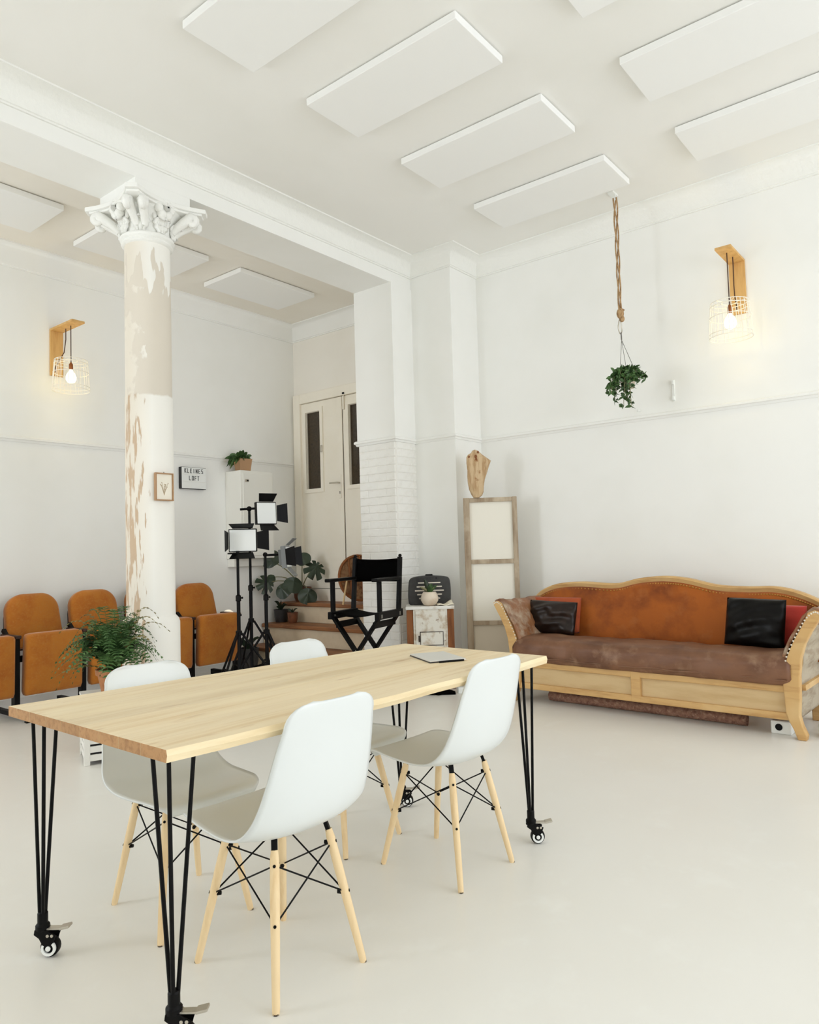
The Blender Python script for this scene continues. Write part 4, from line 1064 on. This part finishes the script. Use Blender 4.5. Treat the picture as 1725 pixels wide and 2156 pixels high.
for k in range(-1, 4):
    xc = (k+0.5)*PITCHX
    Tb = Matrix.Translation((xc, 0.262, 0.525)) @ Matrix.Rotation(R(-13), 4, 'X')
    bk = obj('backrest', cushion_mesh(rounded_top(0.475, 0.445, 0.465, 0.15), 0.075, Tb, 0.03), 'mustard', ts, smooth=60)
    Ts_ = Tb @ Matrix.Translation((0, 0.047, -0.01))
    obj('back_shell', MB().prism([(x*1.0, z) for x, z in rounded_top(0.48, 0.44, 0.40, 0.14)], -0.007, 0.007, Ts_ @ Txz), 'darkwood', bk)
    Tp = Matrix.Translation((xc, -0.045, 0.185)) @ Matrix.Rotation(R(3), 4, 'X')
    sp_ = [(-0.225, 0.0), (0.225, 0.0), (0.236, 0.03), (0.232, 0.46), (0.222, 0.485), (0.19, 0.494), (-0.19, 0.494), (-0.222, 0.485), (-0.232, 0.46), (-0.236, 0.03)]
    obj('seat', cushion_mesh(sp_, 0.085, Tp, 0.018), 'mustard', ts, smooth=60)
    obj('armrest', MB().bb(k*PITCHX-0.024, k*PITCHX+0.024, -0.06, 0.24, 0.640, 0.668), 'darkwood', ts, bevel=0.008)
    obj('post', MB().bb(k*PITCHX-0.021, k*PITCHX+0.021, -0.035, 0.035, 0.03, 0.640), 'black', ts, bevel=0.004)
    obj('back_strut', MB().bar((k*PITCHX, 0.0, 0.52), (k*PITCHX, 0.23, 0.70), 0.03, 0.03), 'black', ts)
    obj('foot_bar', MB().bb(k*PITCHX-0.022, k*PITCHX+0.022, -0.24, 0.42, 0.02, 0.055).bb(k*PITCHX-0.022, k*PITCHX+0.022, -0.245, -0.205, 0.0, 0.022).bb(k*PITCHX-0.022, k*PITCHX+0.022, 0.37, 0.41, 0.0, 0.022), 'black', ts, bevel=0.003)
k = 4
obj('armrest', MB().bb(k*PITCHX-0.024, k*PITCHX+0.024, -0.06, 0.24, 0.640, 0.668), 'darkwood', ts, bevel=0.008)
obj('post', MB().bb(k*PITCHX-0.021, k*PITCHX+0.021, -0.035, 0.035, 0.03, 0.640), 'black', ts, bevel=0.004)
obj('foot_bar', MB().bb(k*PITCHX-0.022, k*PITCHX+0.022, -0.24, 0.42, 0.0, 0.055), 'black', ts, bevel=0.003)
obj('seat_rail', MB().bb(-PITCHX, 4*PITCHX, 0.06, 0.10, 0.44, 0.49), 'black', ts)

# ------------------------------------------------------------------ white crate with the fern
loc, rz = facing((2.40, 4.33), 4.96)
cr = thing('plant_crate', 'white slatted crate on the floor carrying the fern pot', 'crate', tuple(loc), rz+R(6))
HC = 0.385
for s in (-1, 1):
    for q in (0.02, 0.33):
        obj('corner_post', MB().bb(s*0.165-0.018, s*0.165+0.018, q-0.018, q+0.018, 0, HC), 'crate', cr, bevel=0.003)
for k in range(7):
    z = 0.025+k*0.051
    obj('slat', MB().bb(-0.150, 0.150, 0.004, 0.016, z, z+0.038), 'crate', cr, bevel=0.002)
    obj('slat', MB().bb(-0.178, -0.168, 0.036, 0.314, z, z+0.038), 'crate', cr, bevel=0.002)
    obj('slat', MB().bb(0.168, 0.178, 0.036, 0.314, z, z+0.038), 'crate', cr, bevel=0.002)
obj('dark_fill', MB().bb(-0.160, 0.160, 0.022, 0.31, 0.03, HC-0.03), 'letter', cr)  # near-black block standing in for the shade behind the slats
obj('lid', MB().bb(-0.185, 0.185, 0.0, 0.35, HC, HC+0.018), 'crate', cr, bevel=0.003)
ctr = loc+Matrix.Rotation(rz+R(6), 4, 'Z') @ Vector((0.01, 0.16, 0))
fe = thing('potted_fern', 'bushy green fern in a terracotta pot on the white crate', 'plant', (ctr.x, ctr.y, HC+0.018), rz)
obj('pot', MB().lathe([(0.075, 0), (0.100, 0.115), (0.112, 0.12), (0.114, 0.155), (0.104, 0.157), (0.100, 0.135)], 26), 'terracotta', fe, smooth=40)
obj('soil', MB().lathe([(0.100, 0.130), (0.100, 0.136)], 18), 'soil', fe)
def frond(az, reach, lift, droop, wmax, m_, n=15):
    base = Vector((0.02*math.cos(az), 0.02*math.sin(az), 0.13)); d = Vector((math.cos(az), math.sin(az), 0))
    c = bez(base, base+d*reach*0.45+Vector((0, 0, lift*1.5)), base+d*reach+Vector((0, 0, lift-droop)), n+1)
    mb = MB(); mb.tube(c, [0.0026*(1-i/(n+2)) for i in range(n+1)], 4, caps=False)
    for i in range(2, n+1):
        t = i/n; p = c[i]; tg = (c[min(i+1, n)]-c[i-1]).normalized(); sd = tg.cross(Vector((0, 0, 1)))
        if sd.length < 0.05: sd = Vector((-d.y, d.x, 0))
        sd.normalize(); up = sd.cross(tg)
        ln = wmax*math.sin(PI*min(1, 0.12+0.92*t))*rnd.uniform(0.85, 1.1); wd_ = reach/n*0.46
        for s in (-1, 1):
            a = p; b = p+sd*s*ln*0.5+tg*ln*0.12+up*rnd.uniform(-.003, .006); e = p+sd*s*ln+tg*ln*0.34-Vector((0, 0, ln*rnd.uniform(0.05, 0.3)))
            o_ = len(mb.v)
            mb.v += [tuple(a-tg*wd_*0.6), tuple(a+tg*wd_*0.6), tuple(b+tg*wd_*0.85), tuple(e), tuple(b-tg*wd_*0.85)]
            mb.f += [(o_, o_+1, o_+2, o_+4), (o_+4, o_+2, o_+3)]
    return obj('frond', mb, m_, fe)
for i in range(84):
    az = i*2.39996+rnd.uniform(-.2, .2); ring_ = i/84
    reach = lerp(0.14, 0.37, ring_**0.8)*rnd.uniform(0.85, 1.12); lift = lerp(0.34, 0.17, ring_)*rnd.uniform(0.85, 1.15); droop = lerp(0.02, 0.27, ring_)*rnd.uniform(0.6, 1.1)
    if math.cos(az) > 0.3: reach *= 0.86
    frond(az, reach, lift, droop, 0.070, 'fern', 17)
for (az, reach, lift) in ((-0.4, 0.28, 0.34), (0.0, 0.32, 0.30), (0.5, 0.30, 0.38), (2.6, 0.25, 0.36), (3.0, 0.30, 0.33), (1.6, 0.2, 0.38), (-0.9, 0.36, 0.24), (3.6, 0.36, 0.08)):
    frond(az, reach, lift, 0.06, 0.030, 'fernold', 13)

# ------------------------------------------------------------------ director's chair
dc = thing('director_chair', 'tall black folding director chair with canvas back in front of the stairs', 'chair', (4.80, 4.39, 0), R(102.5))
HWD, FD = 0.235, 0.20          # half width, half depth (local facing +y)
ZS, ZA, ZT = 0.725, 1.005, 1.225
for s in (-1, 1):
    obj('back_post', MB().bar((s*HWD, -FD+0.02, ZS), (s*HWD, -FD-0.035, ZT-0.02), 0.034, 0.040).ball((s*HWD, -FD-0.038, ZT-0.008), 0.016, 10, 8), 'blackwood', dc, bevel=0.003)
    obj('front_post', MB().bar((s*HWD, FD-0.03, ZS), (s*HWD, FD-0.03, ZA), 0.034, 0.034), 'blackwood', dc, bevel=0.003)
    obj('armrest', MB().bb(s*HWD-0.030, s*HWD+0.030, -FD-0.01, FD+0.055, ZA-0.004, ZA+0.026), 'blackwood', dc, bevel=0.008, seg=3)
    obj('seat_rail', MB().bb(s*HWD-0.020, s*HWD+0.020, -FD-0.03, FD+0.03, ZS-0.048, ZS+0.016), 'blackwood', dc, bevel=0.004)
    obj('side_rail', MB().bb(s*0.185-0.012, s*0.185+0.012, -FD+0.01, FD-0.01, 0.600, 0.655), 'blackwood', dc, bevel=0.003)
    obj('floor_rail', MB().bb(s*0.27-0.018, s*0.27+0.018, -FD, FD, 0.0, 0.035), 'blackwood', dc, bevel=0.004)
    for yy in (-FD+0.03, FD-0.03):
        obj('cross_leg', MB().bar((s*(HWD-0.01), yy+s*0.012, ZS-0.03), (-s*0.27, yy+s*0.012, 0.03), 0.024, 0.056, (0, 1, 0)), 'blackwood', dc, bevel=0.003)
        obj('rivet', MB().tube([(s*0.003, yy+0.028*(1 if yy > 0 else -1), 0.41), (s*0.003, yy+0.034*(1 if yy > 0 else -1), 0.41)], 0.006, 8), 'chrome', dc)
        obj('clip', MB().bb(s*HWD-0.022, s*HWD+0.022, yy-0.014, yy+0.014, ZS-0.038, ZS-0.005), 'metal', dc, bevel=0.003)
obj('back_canvas', MB().grid(lambda u, v: (lerp(-HWD-0.012, HWD+0.012, u), -FD-0.012-0.03*v-0.035*math.sin(PI*u), lerp(ZA-0.022, ZT-0.03, v)-0.012*math.sin(PI*u)*v), 15, 6), 'blackmatt', dc, smooth=180, solid=0.012)
obj('seat_canvas', MB().grid(lambda u, v: (lerp(-HWD, HWD, u), lerp(-FD, FD, v), ZS+0.008-0.035*math.sin(PI*u)), 13, 5), 'blackmatt', dc, smooth=180, solid=0.006)
obj('foot_rest', MB().bb(-0.22, 0.22, FD+0.0, FD+0.05, 0.16, 0.18), 'blackwood', dc, bevel=0.003)

# ------------------------------------------------------------------ studio lights on tripod stands
def light_stand(label, x, y, z_head, z_collar, leg_az, reach):
    t = thing('light_stand', label, 'tripod stand', (x, y, 0), 0, 'black tripod stands for studio lights')
    zj = z_collar+0.30
    obj('pole', MB().tube([(0, 0, 0.10), (0, 0, zj)], 0.0165, 12).tube([(0, 0, zj), (0, 0, z_head)], 0.0125, 12), 'black', t, smooth=50)
    obj('collar', MB().lathe([(0.017, z_collar-0.02), (0.028, z_collar-0.015), (0.028, z_collar+0.02), (0.018, z_collar+0.028)], 14), 'black', t, smooth=40)
    obj('collar', MB().lathe([(0.0165, zj-0.02), (0.024, zj-0.014), (0.024, zj+0.03), (0.013, zj+0.04)], 14), 'black', t, smooth=40)
    obj('knob', MB().tube([(0.02, 0, zj+0.01), (0.045, 0, zj+0.01)], [0.005, 0.010], 8), 'black', t)
    obj('hub', MB().lathe([(0.018, 0.14), (0.024, 0.145), (0.024, 0.175), (0.018, 0.18)], 12), 'black', t, smooth=40)
    for q in range(3):
        a = leg_az+q*2*PI/3; d = Vector((math.cos(a), math.sin(a), 0))
        ft = d*reach
        lg = obj('leg', MB().tube([d*0.026+Vector((0, 0, z_collar)), ft+Vector((0, 0, 0.012))], 0.0105, 8), 'black', t, smooth=50)
        mid = (d*0.026+Vector((0, 0, z_collar)))*0.42+(ft+Vector((0, 0, 0.012)))*0.58
        obj('brace', MB().tube([d*0.02+Vector((0, 0, 0.16)), mid], 0.007, 6), 'black', lg, smooth=50)
        obj('foot', MB().ball(tuple(ft+Vector((0, 0, 0.014))), (0.016, 0.016, 0.014), 8, 6), 'black', lg, smooth=80)
    return t
def led_head(t, label, off, yaw, tilt, w, h, flaps, grey=False):
    """panel facing local -y, centred at off relative to the stand; flaps = opening angles (top, bottom, left, right)"""
    hd = thing('studio_light', label, 'studio light', tuple(Vector(t.location)+Vector(off)), 0, 'panel studio lights with barn doors')
    T = Matrix.Rotation(yaw, 4, 'Z') @ Matrix.Rotation(tilt, 4, 'X')
    obj('housing', MB().bb(-w/2, w/2, 0.0, 0.045, -h/2, h/2, T).bb(-w/2+0.03, w/2-0.03, 0.045, 0.075, -h/2+0.03, h/2-0.03, T), 'ledbody' if grey else 'black', hd, bevel=0.004)
    obj('diffuser', MB().bb(-w/2+0.008, w/2-0.008, -0.006, 0.0, -h/2+0.008, h/2-0.008, T), 'ledpanel', hd, bevel=0.003)
    e = 0.006
    for nm, ang, hinge, ax, ln, wd_ in (('top', flaps[0], (0, 0, h/2), 'X', 0.095, w*0.82), ('bottom', flaps[1], (0, 0, -h/2), 'X', 0.095, w*0.82), ('left', flaps[2], (-w/2, 0, 0), 'Z', 0.11, h*0.82), ('right', flaps[3], (w/2, 0, 0), 'Z', 0.11, h*0.82)):
        if ang is None: continue
        Th = T @ Matrix.Translation(hinge)
        c, s = math.cos(ang), math.sin(ang)     # ang = 0 in the plane of the panel, 90 = straight forward
        mb = MB()
        if nm in ('top', 'bottom'):
            sg = 1 if nm == 'top' else -1
            b0, b1 = wd_/2*0.86, wd_/2*1.1
            q = [(-b0, 0, 0.004*sg), (b0, 0, 0.004*sg), (b1, -s*ln, sg*c*ln), (-b1, -s*ln, sg*c*ln)]
        else:
            sg = 1 if nm == 'right' else -1
            b0, b1 = wd_/2*0.86, wd_/2*1.1
            q = [(0.004*sg, 0, -b0), (0.004*sg, 0, b0), (sg*c*ln, -s*ln, b1), (sg*c*ln, -s*ln, -b1)]
        mb.add(q, [(0, 1, 2, 3)], Th)
        obj('barn_door', mb, 'ledbody' if (grey and nm in ('top', 'bottom')) else 'black', hd, solid=0.004)
    return hd
ang_cam = math.atan2(5.0, 4.1)      # direction camera -> stands
def yaw_to_cam(x, y, extra=0.0): return math.atan2(y, x)-PI/2+extra
s1 = light_stand('black tripod stand under the square studio light that faces the room', 4.045, 5.215, 1.30, 0.575, R(205), 0.42)
led_head(s1, 'square studio light with bright white face turned to the room', (0.035, -0.03, 1.392), yaw_to_cam(4.05, 5.2, R(-6)), R(2), 0.245, 0.205, (R(62), R(55), R(80), R(12)))
obj('yoke', MB().bb(-0.10, 0.12, -0.012, 0.012, 1.272, 1.285).tube([(0, 0, 1.25), (0, 0, 1.30)], 0.015, 8), 'black', s1)
s2 = light_stand('tallest black tripod stand carrying the topmost studio light', 4.415, 5.505, 1.70, 0.640, R(70), 0.40)
led_head(s2, 'topmost studio light with black flaps, turned slightly aside', (0.125, -0.10, 1.655), yaw_to_cam(4.5, 5.5, R(22)), R(-3), 0.205, 0.215, (R(38), R(48), None, R(8)))
obj('tilt_head', MB().tube([(-0.07, 0.05, 1.695), (0.10, -0.06, 1.705)], 0.011, 8).ball((0.0, 0, 1.70), 0.025, 10, 8), 'black', s2, smooth=60)
s3 = light_stand('black tripod stand carrying the grey studio light seen from its side', 4.295, 5.142, 1.262, 0.565, R(150), 0.40)
led_head(s3, 'grey studio light seen from its side in front of the monstera', (0.165, -0.125, 1.235), yaw_to_cam(4.45, 5.0, R(78)), R(-4), 0.20, 0.20, (R(50), R(35), R(60), R(60)), True)
obj('tilt_head', MB().tube([(0.0, 0, 1.255), (0.11, -0.07, 1.258)], 0.011, 8).ball((0, 0, 1.26), 0.022, 10, 8), 'black', s3, smooth=60)
eb = thing('equipment_bag', 'black equipment bag on the floor between the tripod stands', 'bag', (4.62, 5.55, 0), R(20))
obj('black_body', MB().bb(-0.16, 0.16, -0.11, 0.11, 0, 0.20), 'blackmatt', eb, bevel=0.05, seg=4)
obj('handle', MB().tube([(-0.08, 0, 0.195), (-0.05, 0, 0.245), (0.05, 0, 0.245), (0.08, 0, 0.195)], 0.009, 8), 'black', eb, smooth=80)
cbk = obj('cable_coil', MB().tube([(0.13*math.cos(a)*(1+0.1*math.sin(3*a)), 0.11*math.sin(a), 0.008+0.006*(i % 3)) for i, a in enumerate([2*PI*j/20*2.0 for j in range(41)])], 0.007, 6), 'black', smooth=80)
cbk.location = (4.27, 5.75, 0); tag(cbk, 'coil of black cable on the floor in front of the last theatre seat', 'cable')

# ------------------------------------------------------------------ globe lamp beside the seats
gl = thing('globe_lamp', 'small glowing globe lamp with black arm beside the last theatre seat', 'lamp', (4.96, 6.50, 0))
obj('base', MB().lathe([(0.09, 0), (0.09, 0.014), (0.02, 0.022)], 20), 'black', gl, smooth=40)
obj('stem', MB().tube([(0, 0, 0.02), (0, 0, 0.56)], 0.010, 8), 'black', gl, smooth=60)
obj('globe', MB().ball((-0.035, 0.03, 0.605), 0.068, 18, 12), 'globe', gl, smooth=180)
obj('arm', MB().tube([(-0.01, 0.0, 0.60), (0.075, -0.06, 0.61)], 0.012, 8).lathe([(0.05, 0.55), (0.05, 0.565)], 14), 'black', gl, smooth=50)

# ------------------------------------------------------------------ fuse box with plant, light-box sign
fb = thing('fuse_box', 'white fuse box cabinet on the wall left of the double door', 'fuse box', (5.315, YL, 1.22))
obj('body', MB().bb(-0.235, 0.235, -0.27, -0.001, 0, 0.985), 'greyplaster', fb, bevel=0.005)
fd = obj('door', MB().bb(-0.205, 0.215, -0.282, -0.27, 0.03, 0.955), 'greyplaster', fb, bevel=0.004)
obj('lock', MB().bb(-0.185, -0.13, -0.288, -0.282, 0.855, 0.885), 'chrome', fd, bevel=0.002)
obj('lock_core', MB().bb(-0.155, -0.135, -0.292, -0.288, 0.862, 0.878), 'black', fd)
obj('cable_duct', MB().bb(-0.22, 0.20, -0.12, -0.001, -0.09, -0.002), 'greyplaster', fb, bevel=0.004)
fp = thing('potted_plant', 'dark leafy plant in a square wooden pot on top of the fuse box', 'plant', (5.215, 6.60, 2.206), R(-12))
pw = MB(); pw.prism([(-0.062, -0.062), (0.062, -0.062), (0.062, 0.062), (-0.062, 0.062)], 0, 0.005)
for k in range(4):
    a = k*PI/2; T = Matrix.Rotation(a, 4, 'Z')
    pw.add([(-0.062, -0.062, 0), (0.062, -0.062, 0), (0.078, -0.078, 0.14), (-0.078, -0.078, 0.14), (-0.054, -0.054, 0), (0.054, -0.054, 0), (0.070, -0.070, 0.14), (-0.070, -0.070, 0.14)], [(0, 1, 2, 3), (5, 4, 7, 6), (3, 2, 6, 7)], T)
obj('pot', pw, 'framewood', fp)
obj('soil', MB().bb(-0.066, 0.066, -0.066, 0.066, 0.10, 0.118), 'soil', fp)
for i in range(40):
    az = rnd.uniform(0, 2*PI); tow = rnd.uniform(0.06, 0.13)
    dx = math.cos(az)*tow-0.05; dy = math.sin(az)*tow-0.02; dz = rnd.uniform(-0.10, 0.10) if dx < -0.02 else rnd.uniform(0.0, 0.09)
    obj('leaf', blade((dx*0.2, dy*0.2, 0.12), (dx*0.8, dy*0.8, 0.17+max(dz, 0)*0.6), (dx*1.25, dy*1.25, 0.13+dz), rnd.uniform(0.016, 0.026), 6), 'vine', fp, smooth=80)

sg = thing('light_box', 'flat white light box reading KLEINES LOFT on the wall beside the column', 'sign', (4.632, YL, 2.105))
obj('casing', MB().bb(-0.156, 0.156, -0.052, -0.001, -0.117, 0.117), 'letter', sg, bevel=0.004)
obj('face', MB().bb(-0.152, 0.152, -0.056, -0.052, -0.113, 0.113), 'ledpanel', sg)
for z in (0.038, -0.038): obj('letter_rail', MB().bb(-0.152, 0.152, -0.0585, -0.056, z-0.0015, z+0.0015), 'greyplaster', sg)
def glyph(chr_, x, z, w, h, th, y):
    """block letters built from bars"""
    segs = {'K': [((0, 0), (0, 1)), ((0, 0.45), (1, 1)), ((0.25, 0.58), (1, 0))], 'L': [((0, 0), (0, 1)), ((0, 0), (1, 0))],
            'E': [((0, 0), (0, 1)), ((0, 0), (1, 0)), ((0, 0.5), (0.85, 0.5)), ((0, 1), (1, 1))], 'I': [((0.5, 0), (0.5, 1))],
            'N': [((0, 0), (0, 1)), ((0, 1), (1, 0)), ((1, 0), (1, 1))], 'S': [((1, 1), (0, 1)), ((0, 1), (0, 0.52)), ((0, 0.52), (1, 0.48)), ((1, 0.48), (1, 0)), ((1, 0), (0, 0))],
            'O': [((0, 0), (0, 1)), ((0, 1), (1, 1)), ((1, 1), (1, 0)), ((1, 0), (0, 0))], 'F': [((0, 0), (0, 1)), ((0, 1), (1, 1)), ((0, 0.52), (0.85, 0.52))], 'T': [((0.5, 0), (0.5, 1)), ((0, 1), (1, 1))]}[chr_]
    mb = MB()
    for (a, b) in segs:
        p = Vector((x+a[0]*w, y, z+a[1]*h)); q = Vector((x+b[0]*w, y, z+b[1]*h)); d = (q-p).normalized()*th*0.5
        mb.bar(p-d, q+d, th, 0.002, (0, 1, 0))
    return mb
for (txt, x0, z0) in (('KLEINES', -0.118, 0.056), ('LOFT', -0.062, -0.022)):
    for i, c in enumerate(txt):
        obj('letter', glyph(c, x0+i*0.035, z0, 0.016, 0.042, 0.0055, -0.0572), 'letter', sg)

# ------------------------------------------------------------------ monstera and pots on the stairs
mo = thing('monstera', 'large monstera with dark split leaves in a brown pot on the top stair', 'plant', (5.985, 6.50, 0.685))
obj('pot', MB().lathe([(0.075, 0), (0.095, 0.05), (0.105, 0.15), (0.112, 0.155), (0.112, 0.172), (0.10, 0.172), (0.098, 0.15)], 24), 'potbrown', mo, smooth=40)
obj('soil', MB().lathe([(0.099, 0.148), (0.099, 0.154)], 18), 'soil', mo)
def monstera_leaf(p, size, toward, tilt, split=True):
    """heart shaped leaf lying in a plane whose normal points roughly to the viewer"""
    n = Vector(toward).normalized(); x = n.cross(Vector((0, 0, 1))).normalized(); z = x.cross(n)
    c, s = math.cos(tilt), math.sin(tilt); ex = x*c+z*s; ez = -x*s+z*c
    out = []
    N_ = 40
    for i in range(N_):
        t = 2*PI*i/N_
        r_ = 0.5*(1-0.42*math.sin(t))*(1.0+0.12*abs(math.cos(t)))
        if split and (i % 5 == 2) and not (16 < (i+5) % 40 < 16): r_ *= 0.52
        out.append((r_*math.cos(t), -0.05+r_*math.sin(t)))
    vs = [tuple(p+n*0.012)]
    for (a, b) in out: vs.append(tuple(p+(ex*a+ez*b)*size+n*(0.018*math.cos(a*6)-0.04*size*abs(a))))
    fs = [(0, 1+i, 1+(i+1) % N_) for i in range(N_)]
    return MB().add(vs, fs)
base = Vector((0, 0, 0.16))
to_cam = Vector((-5.9, -6.5, 0.4)).normalized()
for (dx, dy, z, sz, tl_, sp2) in ((-0.40, 0.05, 1.165, 0.20, 2.6, False), (-0.02, -0.28, 1.10, 0.22, 0.6, True), (-0.22, -0.10, 0.935, 0.19, 0.2, False), (-0.45, 0.08, 0.93, 0.20, 1.2, True), (-0.34, -0.02, 0.86, 0.17, -0.8, False), (-0.12, -0.24, 0.80, 0.19, 0.3, False), (-0.17, -0.20, 1.225, 0.15, -0.4, False), (-0.38, 0.08, 0.99, 0.09, 1.0, False)):
    p = Vector((dx, dy, z-0.685))
    obj('leaf', monstera_leaf(p, sz, to_cam+Vector((rnd.uniform(-.25, .25), rnd.uniform(-.25, .25), 0.25)), tl_, sp2), 'monstera', mo, solid=0.003)
    obj('stalk', MB().tube(bez(base, base.lerp(p, 0.5)+Vector((0, 0, 0.10)), p, 8), 0.006, 6), 'stem', mo, smooth=80)
def simple_pot(name, label, m_, x, y, z, r_, h, tuft):
    t = thing(name, label, 'pot', (x, y, z))
    obj('pot', MB().lathe([(r_*0.75, 0), (r_*0.95, h*0.4), (r_, h*0.9), (r_*1.05, h), (r_*0.92, h), (r_*0.9, h*0.85)], 22), m_, t, smooth=40)
    obj('soil', MB().lathe([(r_*0.9, h*0.82), (r_*0.9, h*0.86)], 16), 'soil', t)
    for i in range(tuft):
        a = rnd.uniform(0, 2*PI); l_ = rnd.uniform(0.6, 1.3)*r_
        obj('leaf', blade((0, 0, h*0.85), (math.cos(a)*l_*0.5, math.sin(a)*l_*0.5, h*0.85+l_*1.3), (math.cos(a)*l_*1.3, math.sin(a)*l_*1.3, h*0.85+l_*1.1), r_*0.2, 6), 'monstera', t, smooth=80)
simple_pot('flower_pot', 'dark glazed pot on the middle stair under the monstera', 'potdark', 5.735, 6.595, 0.458, 0.085, 0.15, 10)
simple_pot('flower_pot', 'brown glazed pot on the middle stair under the monstera', 'potbrown', 5.715, 6.375, 0.458, 0.062, 0.125, 4)
simple_pot('flower_pot', 'grey planter on the floor beside the lowest stair', 'casegrey', 5.13, 6.45, 0.0, 0.11, 0.24, 8)

# ------------------------------------------------------------------ round wicker tray table leaning on the stairs
tt = thing('tray_table', 'round brown wicker tray table with pale legs, half hidden behind the pillar', 'tray table', (5.925, 5.50, 0.685), math.atan2(5.42, 5.985)-PI/2+R(28))
Tt = Matrix.Translation((0, 0, 0.285)) @ Matrix.Rotation(R(80), 4, 'X')
obj('tray', MB().lathe([(0.02, -0.004), (0.235, -0.004), (0.235, 0.004), (0.02, 0.004)], 30, Tt), 'wicker', tt, smooth=40)
obj('rim', MB().tube([tuple(Tt @ Vector((0.25*math.cos(a), 0.25*math.sin(a), 0))) for a in [2*PI*i/36 for i in range(36)]], 0.016, 8, closed=True), 'walnut', tt, smooth=80)
for x in (-0.12, 0.02): obj('rib', MB().tube([tuple(Tt @ Vector((x, -math.sqrt(0.24**2-x*x), 0.012))), tuple(Tt @ Vector((x, math.sqrt(0.24**2-x*x), 0.012)))], 0.011, 6), 'walnut', tt, smooth=80)
obj('rib', MB().tube([tuple(Tt @ Vector((-0.25, -0.03, 0.014))), tuple(Tt @ Vector((0.25, -0.03, 0.014)))], 0.013, 6), 'walnut', tt, smooth=80)
for s in (-1, 1): obj('leg', MB().tube([(s*0.16, -0.02, 0.30), (s*0.25, -0.08, 0.008)], 0.010, 8), 'bamboo', tt, smooth=60)

# ------------------------------------------------------------------ hanging plant
HX, HY = 5.741, 2.312
hp_ = thing('hanging_plant', 'trailing green plant in a hanging pot on a long jute rope from the ceiling', 'hanging plant', (HX, HY, ZC))
obj('ceiling_hook', MB().box((0, 0.02, -0.008), (0.11, 0.05, 0.016)).tube([(0, 0, -0.01), (0, 0, -0.05), (0.012, 0, -0.062), (0.02, 0, -0.05)], 0.005, 6), 'whiteplastic', hp_, bevel=0.002)
for k in range(3):
    ph = k*2.1
    pts = [(0.016*math.cos(ph+t*9)*(1-0.3*t)*(1.0), 0.016*math.sin(ph+t*9)*(1-0.3*t), -0.05-t*0.95) for t in [i/24 for i in range(25)]]
    obj('rope_strand', MB().tube(pts, 0.0065, 6), 'rope', hp_, smooth=80)
obj('rope_knot', MB().ball((0, 0, -1.03), (0.032, 0.030, 0.045), 12, 8).tube([(0.0, 0, -1.0), (0.035, 0.0, -0.985), (0.06, -0.01, -0.99)], 0.008, 6).ball((0.008, -0.01, -1.075), (0.022, 0.022, 0.028), 10, 7), 'rope', hp_, smooth=80)
crb = [(0.034*math.sin(a)*(1.15 if math.cos(a) < 0 else 0.85), 0.006, -1.14+0.06*math.cos(a)) for a in [2*PI*i/20 for i in range(20)]]
obj('carabiner', MB().tube(crb, 0.005, 6, closed=True), 'chrome', hp_, smooth=80)
obj('swivel', MB().tube([(0, 0, -1.19), (0.004, 0, -1.25)], 0.006, 6), 'metal', hp_, smooth=80)
potT = Matrix.Translation((0.02, -0.03, -1.66))
for a in (0.4, 2.5, 4.6):
    obj('hanger_wire', MB().tube([(0.004, 0, -1.25), (0.02+0.068*math.cos(a), -0.03+0.068*math.sin(a), -1.52)], 0.0022, 5), 'metal', hp_)
obj('pot', MB().lathe([(0.048, 0), (0.056, 0.02), (0.070, 0.13), (0.075, 0.14), (0.068, 0.14), (0.066, 0.12)], 22, potT), 'potcream', hp_, smooth=40)
obj('soil', MB().lathe([(0.066, 0.118), (0.066, 0.122)], 16, potT), 'soil', hp_)
Rv = Vector((HY, -HX, 0)).normalized(); Dv = Vector((HX, HY, 0)).normalized()
for i in range(26):
    side = rnd.uniform(-0.15, 0.04) if i < 20 else rnd.uniform(0.04, 0.14); dep = rnd.uniform(-0.13, 0.02); drop_ = rnd.uniform(0.05, 0.30)*(1.0 if side < 0.02 else 0.45)
    p0 = Vector((0.02, -0.03, -1.53)); p1 = p0+Rv*side*0.8+Dv*dep+Vector((0, 0, 0.06)); p2 = p0+Rv*side+Dv*dep*1.2-Vector((0, 0, drop_))
    c = bez(p0, p1, p2, 9)
    vn = obj('vine', MB().tube(c, 0.0025, 4), 'stem', hp_)
    lv = MB()
    for j in range(2, 9):
        for s in (-1, 0, 1):
            d = (Rv*rnd.uniform(-1, 1)-Dv*rnd.uniform(0.0, 0.6)+Vector((0, 0, rnd.uniform(-0.9, 0.5)))).normalized()*rnd.uniform(0.035, 0.06)
            b = blade(c[j], c[j]+d*0.5+Vector((0, 0, 0.01)), c[j]+d, 0.014, 5); lv.add(b.v, b.f)
    lf = obj('leaves', lv, 'vine', vn); lf['kind'] = 'stuff'
